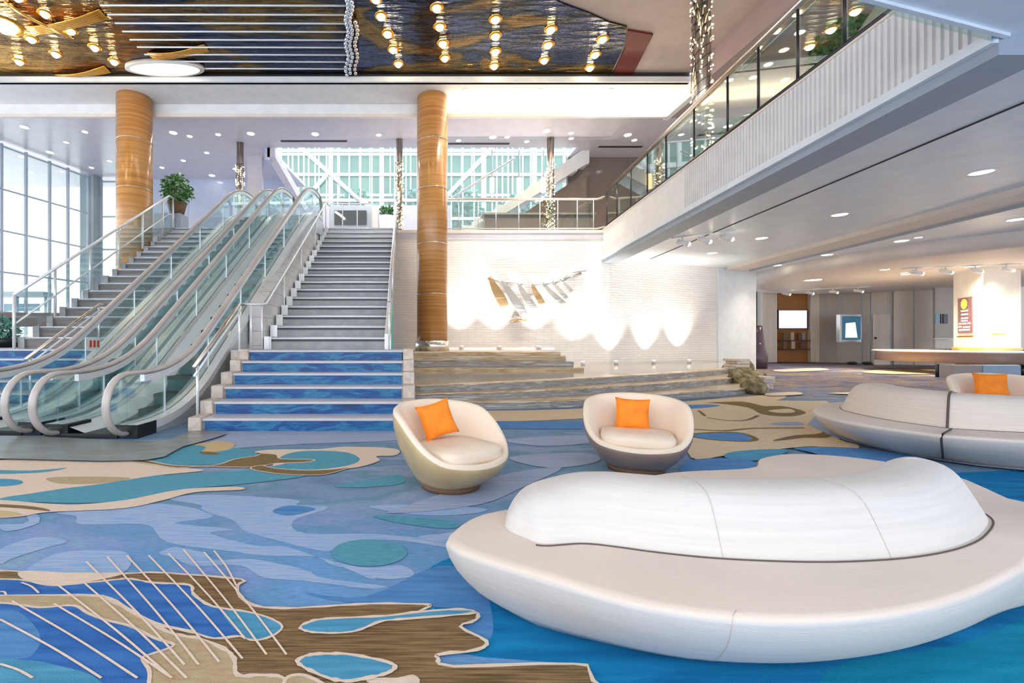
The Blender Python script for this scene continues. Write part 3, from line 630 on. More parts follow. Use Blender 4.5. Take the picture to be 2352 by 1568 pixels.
# ================= STAIRCASES =================
def stair(name, label, x0, x1, y0, y1, z0, z1, n, mats, kind, cat='staircase'):
    """n risers from z0 to z1; first riser at y0, last at y1"""
    t = thing(name, label, cat, ((x0+x1)/2, y0, z0))
    rise = (z1-z0)/n; run = (y1-y0)/(n-1)
    for i in range(n):
        ya = y0+i*run; yb = ya+run+0.02 if i < n-1 else ya+0.1; za = z0+i*rise; zb = za+rise
        s = MB()
        if kind == 'blue':
            s.box(x0,x1,ya,yb+0.25,max(0,za-0.02),zb-0.035,0); s.box(x0,x1,ya-0.03,yb,zb-0.035,zb,1)
            o = s.build('step', [mats[0], mats[1]], t, bevel=0.006)
            r = MB(); r.box(x0+0.02,x1-0.02,ya-0.012,ya+0.01,za,zb-0.036); r.build('riser_panel', mats[2], o)
        else:
            s.box(x0,x1,ya,yb+0.15,za-0.03,zb-0.04,0); s.box(x0,x1,ya-0.035,yb,zb-0.04,zb,1); s.box(x0,x1,ya-0.012,ya,zb-0.085,zb-0.04,3)  # last box: dark strip standing in for the shadow under the lip
            s.box(x0-0.14,x0+0.0,ya-0.05,ya+0.16,za-0.03,zb+0.01,2); s.box(x0-0.14,x0,ya+0.16,yb,za-0.05,zb-0.03,3)
            o = s.build('step', mats, t)
            r = MB(); r.tube([(x0+0.01,ya-0.035,zb-0.012),(x1-0.01,ya-0.035,zb-0.012)], 0.014, 6); r.build('nosing', M['nosing'], o)
    return t, rise, run
# front blue flight
t, rise, run = stair('blue_stair_flight', 'short flight with blue wave risers below the grey staircase, right of the escalators', -2.70,-0.03,6.12,7.93,0,1.05,6, [M['cheek'], M['tread_lav'], M['blue_riser']], 'blue')
for sx0, sx1 in ((-2.88,-2.70),(-0.03,0.15)):
    s = MB()
    for i in range(6): s.box(sx0,sx1,6.05+i*run,6.05+(i+1)*run+(0.05 if i < 5 else 0.4),0,(i+1)*rise+0.02-0.0*i)
    s.build('stone_cheek', M['cheek'], t, bevel=0.02)
# grey flight
t, rise, run = stair('grey_staircase', 'wide grey metal staircase with bright nosings between the escalators and the white wall', -2.62,-0.40,9.0,15.75,1.05,5.1,17, [M['step_grey'], M['steel'], M['alu'], M['dark_metal']], 'grey')
s = MB(); s.plate([(9.0,1.05),(15.8,5.1),(15.8,4.6),(9.6,1.05)], -2.60, -0.42); s.build('underside', M['greytrim'], t)
s = MB(); s.plate([(9.0,1.02),(9.0,1.35),(15.75,5.15),(15.8,4.3),(9.7,1.02)], -0.40, -0.32); s.build('stringer', M['steel'], t)
# left blue flight and left brown-grey flight
t, rise, run = stair('blue_stair_flight', 'short flight with blue wave risers at the left edge, behind the escalators', -9.6,-6.0,7.2,9.0,0,1.05,6, [M['cheek'], M['tread_lav'], M['blue_riser']], 'blue')
t, rise, run = stair('brown_staircase', 'brown-grey staircase climbing beside the tall windows, left of the escalators', -7.95,-6.05,9.6,15.75,1.05,5.1,17, [M['step_brown'], M['step_grey'], M['step_grey'], M['step_brown']], 'grey')
s = MB(); s.plate([(9.6,1.05),(15.8,5.1),(15.8,4.6),(10.2,1.05)], -7.94, -6.06); s.build('underside', M['greytrim'], t)

# tiled wall between stair and escalator
s = MB(); s.plate([(9.02,1.05),(9.02,1.95),(15.6,5.55),(15.6,1.05)], -3.07, -2.80)
struct('wall_stair_side', s, [M['tile_wall']])

def stair_rail(name, label, pts, mats, mid=0.45, posts=(), hr=0.028, glassy=True):
    pts = [Vector(p) for p in pts]; t = thing(name, label, 'handrail', tuple(posts[0][:3]) if posts else pts[0])
    s = MB(); s.tube(pts, hr, 8); s.build('handrail', mats[0], t)
    for (x, y, z0, z1) in posts:
        s = MB(); s.cyl((x,y), 0.02, z0, z1, 8); s.build('post', mats[1], t)
    if mid:
        s = MB(); s.tube([p-Vector((0,0,mid)) for p in pts], hr*0.6, 8); s.build('mid_rail', mats[1], t)
    return t
def zst(y, y0=9.0, z0=1.05): return z0+max(0, (y-y0))*4.05/(15.75-y0)
# left rail of the grey stair with horizontal end
pp = [(-3.08,8.62,1.90),(-2.72,8.62,1.90)]+[(-2.72,y,zst(y)+0.88) for y in (8.95,12,15.7)]+[(-2.72,16.5,6.1)]
stair_rail('stair_handrail', 'white handrail on the left side of the grey staircase', pp, (M['nosing'], M['alu']), 0, [(-2.9,8.62,1.05,1.9),(-2.72,8.7,1.05,1.9),(-2.72,10.3,zst(10.3),zst(10.3)+.86),(-2.72,12,zst(12),zst(12)+.86),(-2.72,13.9,zst(13.9),zst(13.9)+.86),(-2.72,15.7,5.1,6.0)])
# brassy rail beside the blue stair
def zbl(y): return max(0, (y-6.12))*1.05/1.81
pp = [(-2.86,y,zbl(y)+0.80) for y in (6.2,7.93)]+[(-3.0,8.3,1.88),(-3.08,8.62,1.90)]
stair_rail('stair_handrail', 'brassy handrail sloping down beside the left end of the blue stair', pp, (M['bronze_rail'], M['alu']), 0.12, [(-2.86,6.3,0.17,0.9),(-2.86,7.9,1.0,1.8)])
# right rail: two tubes on white posts
pp = [(-0.30,y,zst(y)+0.92) for y in (8.7,12,15.7)]+[(-0.30,16.4,6.15)]
stair_rail('stair_handrail', 'double steel handrail on the right side of the grey staircase', pp, (M['steel'], M['alu']), 0.22, [(-0.30,8.75,1.05,1.95),(-0.30,11,zst(11),zst(11)+.9),(-0.30,13.4,zst(13.4),zst(13.4)+.9),(-0.30,15.8,5.1,6.0)])
# left staircase rail with glass
zl = lambda y: 1.05+max(0, (y-9.6))*4.05/6.15
bp = [(-8.12,9.5,1.05),(-8.12,15.75,5.1),(-8.12,16.6,5.1)]
railing('stair_railing', 'white railing with glass panels along the window side of the brown staircase', bp, 1.12, [0.0,0.16,0.33,0.50,0.67,0.84,0.93,1.0], (M['alu'], M['alu']), lower=0.5, rail_r=0.035, post_r=0.03, gm=M['glass'])
pp = [(-6.02,y,(y-7.2)*1.05/1.81+0.88) for y in (7.25,9.0)]+[(-6.02,9.3,1.95)]
stair_rail('stair_handrail', 'short white handrail beside the right end of the left blue stair', pp, (M['bronze_rail'], M['alu']), 0.12, [(-6.02,7.35,0.17,0.95),(-6.02,9.0,1.05,1.9)])

# ================= ESCALATORS =================
M['step_dark'] = mat('dark_escalator_step', (0.03,0.045,0.045), 0.4, 0.3)
M['inner_panel'] = mat('pale_inner_panel', (0.80,0.86,0.87), 0.3, 0.2, col2=(0.70,0.78,0.80), nscale=(1,1.2,1))
TH = math.atan2(0.57, 8.85)
def bez(a, b, c, n=8): return [Vector(a).lerp(Vector(b), i/n).lerp(Vector(b).lerp(Vector(c), i/n), i/n) for i in range(n+1)]
def esc_line(off):
    """nose line of the steps shifted up by off: list of (y,z)"""
    S = 0.72; ys = 1.55; ye = ys+5.1/S
    a = bez((ys-0.9,off),(ys,off),(ys+0.75,off+0.75*S)); b = bez((ye-0.75,off+5.1-0.75*S),(ye,off+5.1),(ye+0.8,off+5.1))
    return [Vector((0.35,off))]+a+b+[Vector((9.75,off+5.1))]
def band(s, lo, hi, x0, x1, mi=0):
    """solid strip between two polylines of equal length"""
    n = len(lo)
    vs = [(x,p.x,p.y) for x in (x0,x1) for l in (lo,hi) for p in l]
    fs = []
    for i in range(n-1):
        a,b,c,d = i,i+1,n+i+1,n+i; e = 2*n
        fs += [(a,b,c,d),(a+e,b+e,c+e,d+e),(a,b,b+e,a+e),(d,c,c+e,d+e)]
    fs += [(0,n,3*n,2*n),(n-1,2*n-1,4*n-1,3*n-1)]
    s.add(vs, fs, mi)
def make_escalator(label, x, y):
    t = thing('escalator', label, 'escalator', (x, y, 0), -TH)
    rail = esc_line(0.80)
    for i in range(1, len(rail)): pass
    rise_top = 0.13
    N = len(rail)
    rail = [Vector((p.x, p.y+rise_top*min(1, max(0, (p.x-1.5)/7)))) for p in rail]
    deck = [Vector((p.x, p.y)) for p in esc_line(0.16)]
    for sx in (-0.45, 0.45):
        sg = 1 if sx > 0 else -1
        # hand rail with both newel loops
        c0 = Vector((0.35, 0.43)); r0 = 0.37; z_top = rail[-1].y; c1 = Vector((9.75, z_top-0.36)); r1 = 0.36
        path = [(sx, 0.75, 0.05), (sx, 0.5, 0.05)]
        path += [(sx, c0.x-r0*math.sin(a), c0.y-r0*math.cos(a)) for a in [math.pi*k/12 for k in range(0,12)]]
        path += [(sx, p.x, p.y) for p in rail]
        path += [(sx, c1.x+r1*math.sin(a), c1.y+r1*math.cos(a)) for a in [math.pi*k/10 for k in range(1,11)]]
        s = MB(); s.tube(path, 0.052, 10, rz=0.03); s.build('handrail', M['handrail'], t, True)
        # bright track under the rail
        s = MB(); band(s, [p-Vector((0,0.12)) for p in rail[1:]], [p-Vector((0,0.03)) for p in rail[1:]], sx-0.03, sx+0.03)
        s.build('rail_track', M['alu'], t, True)
        # glass
        g = MB()
        lo = [Vector((p.x,p.y)) for p in deck]; hi = [p-Vector((0,0.12)) for p in rail]
        band(g, lo, hi, sx-0.006, sx+0.006)
        half = [(c0.x, c0.y-0.28)]+[(c0.x-(r0-0.03)*math.sin(a), c0.y-(r0-0.03)*math.cos(a)) for a in [math.pi*k/12 for k in range(2,12)]]+[(0.35, 0.69)]
        g.plate(half, sx-0.006, sx+0.006)
        half = [(9.75, z_top-0.04)]+[(c1.x+(r1-.03)*math.sin(a), c1.y+(r1-.03)*math.cos(a)) for a in [math.pi*k/10 for k in range(1,10)]]+[(9.75, z_top-0.66)]
        g.plate(half, sx-0.006, sx+0.006)
        go = g.build('glass_panel', M['glass'], t, True)
        j = MB()
        for k in (1.15,2.4,3.7,5.0,6.3,7.6,9.0):
            zz = [p for p in rail if p.x <= k][-1]; 
            i = rail.index(zz); q = rail[min(i+1,N-1)]; f = 0 if q.x == zz.x else (k-zz.x)/(q.x-zz.x)
            zr = zz.y+(q.y-zz.y)*f; d0 = deck[i]; d1 = deck[min(i+1,N-1)]; zd = d0.y+(d1.y-d0.y)*f
            j.box(sx-0.009,sx+0.009,k-0.006,k+0.006,zd,zr-0.1)
        j.build('glass_joint', M['alu'], go, True)
        # decks either side of the glass
        s = MB(); dk = deck[:]
        band(s, [p-Vector((0,0.10)) for p in dk], [p+Vector((0,0.012)) for p in dk], min(sx+sg*0.008, sx+sg*0.15), max(sx+sg*0.008, sx+sg*0.15))
        s.build('outer_deck', M['alu'], t, True)
        s = MB(); band(s, [p-Vector((0,0.30)) for p in dk], [p+Vector((0,0.012)) for p in dk], min(sx-sg*0.008, sx-sg*0.09), max(sx-sg*0.008, sx-sg*0.09))
        s.build('skirt', M['steel'], t, True)
        # truss cladding
        s = MB(); dq = [Vector((0.72,0.16))]+dk[1:]; lo = [Vector((p.x, max(0.0, p.y-0.62))) for p in dq]; hi = [p-Vector((0,0.10)) for p in dq]
        a, b = sorted((sx+sg*0.05, sx+sg*0.135)); band(s, lo, hi, a, b)
        s.build('truss_cladding', M['steel'], t, True)
        s = MB(); s.box(sx-0.155, sx+0.155, 0.32, 0.71, 0.0, 0.168); s.build('plinth', M['black'], t, True)
    # pale sloping inner panel beside the left glass
    vs = [(x, p.x, p.y+dz) for x, dz in ((-0.43,0.015),(-0.10,-0.10),(-0.08,-0.30),(-0.43,-0.30)) for p in deck]; nd = len(deck)
    s = MB(); s.add(vs, [(r*nd+i,r*nd+i+1,((r+1)%4)*nd+i+1,((r+1)%4)*nd+i) for r in range(4) for i in range(nd-1)]); s.build('inner_panel', M['inner_panel'], t, True)
    # steps
    S = 0.72; lo_line = esc_line(0.0)
    k = 0; y = 1.0
    def zn(y):
        for a, b in zip(lo_line[:-1], lo_line[1:]):
            if a.x <= y <= b.x: return a.y+(b.y-a.y)*(y-a.x)/(b.x-a.x+1e-9)
        return 5.1
    while y < 9.2:
        z = zn(y+0.35)
        s = MB(); s.box(-0.08,0.35,y,y+0.40,z-0.05,z,0); s.box(-0.08,0.35,y+0.01,y+0.05,z-0.34,z-0.05,1)
        for q in range(8): s.box(-0.06+q*0.05,-0.04+q*0.05,y+0.0,y+0.40,z,z+0.008,1)
        s.build('step', [M['step_dark'], M['teal_step']], t, True); y += 0.36
    s = MB(); s.box(-0.36,0.36,0.3,1.05,0.0,0.06); s.build('comb_plate', M['black'], t, True)
    s = MB(); s.box(-0.55,0.55,9.2,10.1,5.02,5.12); s.build('upper_comb_plate', M['steel'], t, True)
    s = MB(); lo = [Vector((p.x, max(0.0, p.y-0.62))) for p in deck[2:]]; band(s, [p-Vector((0,0.03)) for p in lo], lo, -0.5, 0.5); s.build('truss_underside', M['greytrim'], t, True)
    return t
make_escalator('glass sided escalator nearest the blue and grey stairs', -3.92, 5.35)
t2 = make_escalator('glass sided escalator on the left, beside the brown staircase', -5.27, 5.55)
s = MB(); s.box(-0.438,-0.430,2.42,2.72,1.06,1.26,0)
for k in range(3): s.box(-0.430,-0.426,2.46+k*0.09,2.51+k*0.09,1.10,1.22,1)
o = s.build('safety_sticker', [M['white'], mat('red_print', (0.7,0.06,0.03), 0.5)], t2, True); o['label'] = 'white safety sticker with red marks'
# ================= COLUMNS =================
def column(x, y, r, z0, label):
    t = thing('wooden_column', label, 'column', (x,y,z0))
    s = MB(); s.cyl((x,y), r, z0+0.3, 9.04, 40); s.build('shaft', M['oak'], t)
    s = MB(); s.cyl((x,y), r+0.06, z0, z0+0.32, 40); s.build('base_collar', M['chrome'], t)
    for z in (2.7,4.3,6.05,7.6):
        s = MB(); s.cyl((x,y), r+0.006, z, z+0.02, 40); s.build('joint_ring', M['bronze_rail'], t)
column(0.88,14.75,0.49,0.90,'round oak veneered column rising from the fountain terrace')
column(-8.72,14.75,0.52,1.05,'round oak veneered column standing behind the left brown staircase')
M['chrome_dark'] = mat('streaked_chrome', (0.42,0.37,0.31), 0.16, 0.9, col2=(0.85,0.78,0.66), nscale=(14,14,0.8), lo=0.45, hi=0.6)
def chrome_col(x, y, r, z0, z1, label, zf0, zf1, grp=None):
    t = thing('chrome_column', label, 'column', (x,y,z0))
    s = MB(); s.cyl((x,y), r, z0, z1, 24); s.build('shaft', M['chrome_dark'], t)
    s = MB()
    for i in range(int((zf1-zf0)*46)):
        a = random.uniform(0,6.28); z = random.uniform(zf0,zf1); s.ball((x+(r+.03)*math.cos(a), y+(r+.03)*math.sin(a), z), 0.018, 6)
    o = s.build('fairy_lights', M['fairy'], t); o['kind'] = 'stuff'
    s = MB()
    for k in range(3):
        s.tube([(x+(r+.02)*math.cos(a*1.7+k*2), y+(r+.02)*math.sin(a*1.7+k*2), zf0+(zf1-zf0)*a/20) for a in [i*0.5 for i in range(41)]], 0.006, 4)
    s.build('light_string', M['dark_metal'], o)
chrome_col(6.88,10.6,0.19,5.11,9.35,'tall chrome column wrapped in fairy lights standing on the right balcony',5.2,9.2)
chrome_col(5.35,16.8,0.13,5.1,8.66,'chrome column wrapped in fairy lights behind the railing above the stone wall',5.2,7.7)
chrome_col(-0.2,16.9,0.12,5.1,8.66,'chrome column wrapped in fairy lights at the head of the grey staircase',5.2,7.9)
chrome_col(-6.2,17.2,0.13,5.1,8.66,'chrome column wrapped in fairy lights behind the top of the escalators',6.6,7.9)
# ================= FOUNTAIN =================
bl = [(938,941),(1050,940),(1200,939),(1300,935),(1400,929),(1500,921),(1600,914),(1690,907),(1765,899)]
rl = [(938,883),(1050,880),(1200,873),(1300,868),(1400,862),(1500,857),(1600,850),(1660,845),(1695,840)]
B = [G(*p) for p in bl]; Rr = [G(x, y, 0.42) for x, y in rl]
B[0].x = 0.18; Rr[0].x = 0.18
B = smooth_pts([Vector((p.x,p.y)) for p in B], 5, False); Rr = smooth_pts([Vector((p.x,p.y)) for p in Rr], 5, False)
t = thing('fountain_basin', 'curved stone fountain basin with three banded steps in front of the white wall', 'fountain', (4.5,10.5,0))
nb = len(B)
for k in range(3):
    a = [B[i].lerp(Rr[i], k/2.4) for i in range(nb)]; b = [B[i].lerp(Rr[i], min(1.0,(k+1)/2.4)+(0.05 if k == 2 else 0.02)) for i in range(nb)]
    z0, z1 = k*0.14, (k+1)*0.14
    s = MB(); jit = [0.02*math.sin(i*2.3+k) for i in range(nb)]
    vs = [(p.x,p.y+j,z0) for p, j in zip(a, jit)]+[(p.x,p.y+j,z1-0.025) for p, j in zip(a, jit)]+[(p.x,p.y-0.025+j,z1-0.025) for p, j in zip(a, jit)]+[(p.x,p.y-0.025+j,z1) for p, j in zip(a, jit)]+[(p.x,p.y,z1) for p in b]+[(p.x,p.y,0) for p in b]
    fs = []
    for r in range(5):
        for i in range(nb-1): fs.append((r*nb+i,r*nb+i+1,(r+1)*nb+i+1,(r+1)*nb+i))
    fs += [(0,nb,4*nb,5*nb),(nb-1,2*nb-1,5*nb-1,6*nb-1)]
    s.add(vs, fs); s.m = [1 if (f < (nb-1)) else 0 for f in range(len(s.f))]
    s.build('stone_step', [M['traver'], M['traver_grey']], t)
w_poly = [(p.x, p.y) for p in Rr]+[(14.0,18.9),(12.6,18.4),(7.3,16.44),(0.18,16.44)]
s = MB(); s.prism(w_poly, 0.05, 0.395); s.build('water', M['water'], t)
t = thing('fountain_terrace', 'raised golden travertine terrace at the foot of the oak column', 'fountain', (2.5,13,0.33))
for k, (yf, xr, z0, z1) in enumerate(((12.5,4.95,0.0,0.48),(12.75,4.75,0.48,0.64),(12.95,4.6,0.64,0.79),(13.1,4.5,0.79,0.90))):
    s = MB(); s.prism([(0.03,yf-0.0),(xr*0.5,yf+0.03),(xr,yf+0.1),(xr,16.44),(0.03,16.44)], z0, z1, 0); s.build('stone_course', M['traver'] if k != 1 else M['traver_grey'], t, bevel=0.015)
s = MB(); s.box(1.5,5.2,15.9,16.0,0.90,1.0); s.build('ledge_bar', M['alu'], t)
s = MB(); s.prism([(-0.3,9.1),(0.03,9.1),(0.03,16.44),(-0.3,16.44)], 0.0, 0.92); struct('floor_terrace_edge', s, [M['traver_grey']])
# mossy rocks at the right end of the basin
for i, (px, py, r) in enumerate(((1706,866,0.38),(1735,882,0.36),(1752,893,0.24),(1722,850,0.40),(1690,856,0.30),(1748,866,0.30))):
    p = G(px, py+14)
    s = MB(); s.ball((0,0,r*0.55), r, 14, sz=0.75)
    s.v = [(x*(1+0.25*math.sin(7*x+3*z+i)+random.uniform(-.12,.12)), y*(1+random.uniform(-.12,.12)), max(0,z*(1+0.2*math.sin(9*y+i)))) for x, y, z in s.v]
    o = s.build('rock', M['rock']); o.location = (p.x, p.y+r, 0.0)
    tag(o, ['mossy brown rock at the basin end, furthest left of the pile','mossy brown rock in the middle of the basin end pile','small pale rock at the foot of the basin end','mossy rock at the back of the basin end pile by the white wall','dark mossy rock lying on the basin steps','crumbly rock at the right of the basin end pile'][i], 'rock', 'rocks at the end of the fountain basin')
for (x0,x1,y0,y1,z1,lb_) in ((9.35,9.75,12.95,13.4,0.72,'stacked pale slate block behind the mossy rocks'),(9.0,9.32,11.5,11.9,0.38,'low stacked pale slate block at the front end of the basin')):
    s = MB()
    for k in range(int(z1/0.08)):
        s.box(x0+random.uniform(-.05,.05),x1+random.uniform(-.05,.05),y0+random.uniform(-.04,.04),y1,k*0.08,k*0.08+0.075)
    tag(s.build('slate_block', M['cheek'], bevel=0.01), lb_, 'stone block')

# wall sculpture: curved metal ribs
t = thing('wall_sculpture', 'curved ribbed metal sculpture mounted on the white stone wall', 'sculpture', (4.3,16.4,3.2))
M['sculpt'] = mat('satin_metal', (0.55,0.55,0.55), 0.3, 0.6)
M['sculpt_w'] = mat('warm_satin_metal', (0.55,0.38,0.20), 0.3, 0.6)
ribs = [((1122,638),(1128,680),(1150,705),24,1),((1150,645),(1165,690),(1200,735),22,0),((1188,652),(1195,690),(1222,712),18,0),((1220,655),(1226,690),(1240,702),16,1),((1245,652),(1262,685),(1290,700),14,0),((1268,650),(1280,675),(1298,688),10,0),((1285,645),(1298,662),(1310,672),8,0)]
for a, b, c, wd, wm in ribs:
    s = MB(); wdm = wd/1050*16.2; q = bez(a, b, c, 10)
    fr = []; bk = []
    for i, p in enumerate(q):
        f = math.sin(math.pi*min(1, 0.25+0.75*(1-i/10)))*0.8+0.2; p3 = P(p.x, p.y, 16.25); ww = wdm*f
        fr.append((p3+Vector((0,-0.12*math.sin(i/10*3.1),0)), p3+Vector((ww,-0.02,0.08))))
    vs = [x for e in fr for x in e]+[x+Vector((0,0.03,0)) for e in fr for x in e]; n2 = 22
    fs = []
    for i in range(10):
        fs += [(2*i,2*i+1,2*i+3,2*i+2),(n2+2*i,n2+2*i+1,n2+2*i+3,n2+2*i+2),(2*i,2*i+2,n2+2*i+2,n2+2*i),(2*i+1,2*i+3,n2+2*i+3,n2+2*i+1)]
    s.add(vs, fs, 0, False); s.build('rib', M['sculpt_w'] if wm else M['sculpt'], t)
s = MB(); s.tube([P(x, y, 16.3) for x, y in ((1120,640),(1160,648),(1220,655),(1270,650),(1310,638),(1335,628))], 0.05, 8); s.build('spine', M['sculpt'], t)
s = MB(); s.tube([P(x, y, 16.3) for x, y in ((1295,640),(1315,625),(1345,622))], 0.08, 8, rz=0.03); s.build('fin', M['sculpt'], t)
s = MB(); s.tube([P(x, y, 16.3) for x, y in ((1172,738),(1190,734),(1208,736))], 0.06, 8, rz=0.04); s.build('tail', M['sculpt_w'], t)

# uplights along the wall
def spot(loc, rot, energy, ang, col, r=0.05, blend=0.6, parent=None):
    d = bpy.data.lights.new('lamp', 'SPOT'); d.energy = energy; d.spot_size = ang; d.spot_blend = blend; d.color = col; d.shadow_soft_size = r
    o = bpy.data.objects.new('lamp', d); COL.objects.link(o); o.location = loc; o.rotation_euler = rot
    if parent: o.parent = parent; o.location = Vector(loc)-Vector(parent.location)
    return o
for i, (px, Y, z) in enumerate(((1058,16.15,0.92),(1143,16.15,0.92),(1232,16.15,0.92),(1330,16.0,0.395),(1405,16.4,0.395),(1490,17.0,0.395),(1570,17.5,0.395))):
    x = (px-CX)/F*Y
    t = thing('uplight', ('small uplight on the terrace washing the white wall, number %s from the column' % ['one','two','three'][i]) if i < 3 else ('small uplight in the pool washing the white wall, %s beyond the terrace' % ['first','second','third','fourth'][i-3]), 'uplight', (x,Y-0.35,z), 0, 'uplights along the fountain wall')
    s = MB(); s.cyl((x,Y-0.35), 0.07, z, z+0.12, 12); s.build('housing', M['steel'], t)
    s = MB(); s.cyl((x,Y-0.35), 0.055, z+0.12, z+0.125, 12); s.build('lens', M['down'], t)
    rz = 0 if i < 4 else math.atan2(2.05,5.3)
    spot((x,Y-0.35,z+0.16), (math.radians(180-12),0,0), 300, math.radians(80), (1.0,0.90,0.78), 0.08, 1.0, t)

# ================= CEILING MIRROR AND LAMPS =================
t = thing('mirror_ceiling', 'dark rippled mirror ceiling with painted reflections over the atrium', 'ceiling artwork', (0,12,9.3))  # a mirror; its colour patches are painted reflections
def ceilpt(px, py, z=9.3): 
    Y = (z-H)*F/(HY-py); return ((px-CX)/F*Y, Y)
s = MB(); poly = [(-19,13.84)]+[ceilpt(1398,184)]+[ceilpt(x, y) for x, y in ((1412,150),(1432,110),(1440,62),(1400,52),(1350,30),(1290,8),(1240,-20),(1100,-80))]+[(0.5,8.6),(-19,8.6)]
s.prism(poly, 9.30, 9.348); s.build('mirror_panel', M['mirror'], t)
s = MB(); s.prism([ceilpt(x, y) for x, y in ((1442,70),(1500,80),(1446,186),(1400,186),(1436,110))], 9.29, 9.348); s.build('red_panel', M['red_panel'], t)
for k, y in enumerate((12,33,53,72,91,108,125,141,157)):  # pale bars modelled for the stair lines reflected in the mirror
    x0 = 230+k*17; a = ceilpt(x0, y, 9.22); b = ceilpt(806, y+1, 9.22)
    s = MB(); s.tube([(a[0],a[1],9.22),(b[0],b[1],9.22)], 0.022, 6); s.build('reflection_bar', M['alu'], t)
# beads modelled for the window streak reflected at the end of the bars
M['reflection_bead'] = mat('reflection_strand', (0.75,0.80,0.88), 0.05, 0.8)
for k, (x, y0, y1) in enumerate(((797,0,172),(806,4,172),(818,50,174))):
    s = MB()
    for y in range(y0, y1, 9):
        p = ceilpt(x+3*math.sin(y*0.11), y, 9.2); s.ball((p[0],p[1],9.2), 0.06, 8, sz=1.2)
    o = s.build('reflection_strand', M['reflection_bead'] if k < 2 else M['bronze_rail'], t)
# curved amber fins under the mirror panel, left
M['amber'] = mat('amber_metal', (0.75,0.36,0.05), 0.25, 0.8)
for k, cpx in enumerate(((10,0,150,70),(60,60,230,20),(340,120,470,100),(120,170,240,150))):
    a = ceilpt(cpx[0], cpx[1]); b = ceilpt(cpx[2], cpx[3]); s = MB()
    for j in range(5):
        s.tube([(a[0]+(b[0]-a[0])*i/10, a[1]+(b[1]-a[1])*i/10+0.07*j, 9.27-0.10*math.sin(i/10*3.14)*(1-j*0.15)) for i in range(11)], 0.035, 6, rz=0.02)
    s.build('amber_fin', M['amber'], t)
bulbs = {'leftmost':[(863,5),(875,45),(890,85),(903,121),(915,153)], 'second':[(1003,26),(1010,69),(1017,107),(1022,140)], 'third':[(1138,52),(1138,90),(1138,125),(1135,158)],
         'fourth':[(1265,75),(1259,110),(1250,145)], 'rightmost':[(1384,97),(1367,132),(1355,162)]}
lst = [(x, y, 'glowing bulb under the mirror ceiling, %s from the camera in the %s bulb row' % (['first','second','third','fourth','fifth'][i], nm)) for nm, l in bulbs.items() for i, (x, y) in enumerate(l)]
lf = [(103,39,'bulb in the left amber cluster, nearest the top edge'),(162,78,'bulb in the left cluster, second along the diagonal'),(217,116,'bulb in the left cluster, third along the diagonal'),(262,148,'bulb in the left cluster, rightmost beside the glowing disc'),(128,131,'bulb in the left cluster below the diagonal, middle of three'),(44,148,'bulb in the left cluster, lowest towards the left edge'),(72,97,'bulb in the left cluster above the lowest one'),(12,68,'largest bright bulb at the far left of the amber cluster'),(40,2,'bulb in the left cluster at the very top edge')]
lst += [(x, y, 'glowing '+l) for x, y, l in lf]
proto = None
for i, (x, y, lab) in enumerate(lst):
    p = ceilpt(x, y, 9.2)
    if proto is None:
        proto = thing('ceiling_bulb', lab, 'light bulb', (p[0],p[1],9.25), 0, 'bulbs under the mirror ceiling')
        s = MB(); s.lathe([(0.17,0.045),(0.165,0.02),(0.10,0.012),(0.09,0.045)], n=16); s.build('collar', M['amber'], proto, True)
        s = MB(); s.ball((0,0,0.03), 0.10, 12); s.build('globe', M['bulb'], proto, True)
    else:
        c = copy_tree(proto); c.location = (p[0],p[1],9.25); tag(c, lab)
        if i == len(lst)-2: c.scale = (2.6,2.6,2.0)
# glowing disc at the atrium edge
t = thing('disc_light', 'large flat glowing disc light set into the edge of the atrium ceiling', 'ceiling light', (-7.05,13.5,9.2))
s = MB(); n = 40; s.loft([[( -7.05+a*math.cos(2*math.pi*k/n), 13.42+b*math.sin(2*math.pi*k/n), z) for k in range(n)] for a, b, z in ((1.15,0.36,9.292),(1.15,0.36,9.17))], True, True, True); s.build('rim', M['soffit_warm'], t)
s = MB(); s.loft([[( -7.05+a*math.cos(2*math.pi*k/n), 13.42+b*math.sin(2*math.pi*k/n), z) for k in range(n)] for a, b, z in ((1.05,0.32,9.175),(0.9,0.25,9.15))], True, True, True); s.build('diffuser', M['disc'], t)

# recessed downlights
def mk_down(r, lens, name='downlight'):
    t = thing(name, 'x', 'ceiling light'); s = MB(); s.lathe([(r,0.0),(r*1.12,-0.004),(r*1.25,-0.012),(r*1.28,0.0)], n=24); s.build('trim_ring', M['alu'], t, True)
    s = MB(); s.cyl((0,0), r, -0.006, 0.0, 24); s.build('lens', lens, t, True)
    return t
dproto = {}
def down(px, py, z, r, lens, lab, group=None, key=None, energy=0):
    Y = (z-H)*F/(HY-py); x = (px-CX)/F*Y; k = (r, lens.name)
    if k not in dproto: dproto[k] = mk_down(r, lens); t = dproto[k]
    else: t = copy_tree(dproto[k])
    t.location = (x, Y, z); tag(t, lab, None, group)
    if energy: spot((x,Y,z-0.03), (0,0,0), energy, math.radians(120), (1,0.86,0.68), r, 1.0, t)
    return t
zc = 4.198
o4 = ['nearest','second','third','farthest']
for i, (x, y) in enumerate(((2254,396),(1929,493),(1749,547),(1636,581))):
    down(x, y, zc, 0.14, M['downwarm'], 'round recessed downlight in the balcony soffit row, %s from the camera' % o4[i], 'downlights in the balcony soffit', energy=110)
for i, (x, y, nm) in enumerate(((2335,504,'nearest right edge'),(2071,553,'middle'),(1900,585,'further back'),(1784,609,'farthest'),(1933,595,'small one beside the row'),(2110,545,'small one beside the nearest'),(2190,600,'small one by the track'))):
    down(x, y, zc, 0.15 if i < 4 else 0.08, M['down'], 'recessed downlight in the lower ceiling beyond the beam, %s' % nm, 'downlights beyond the beam', energy=130 if i < 4 else 0)
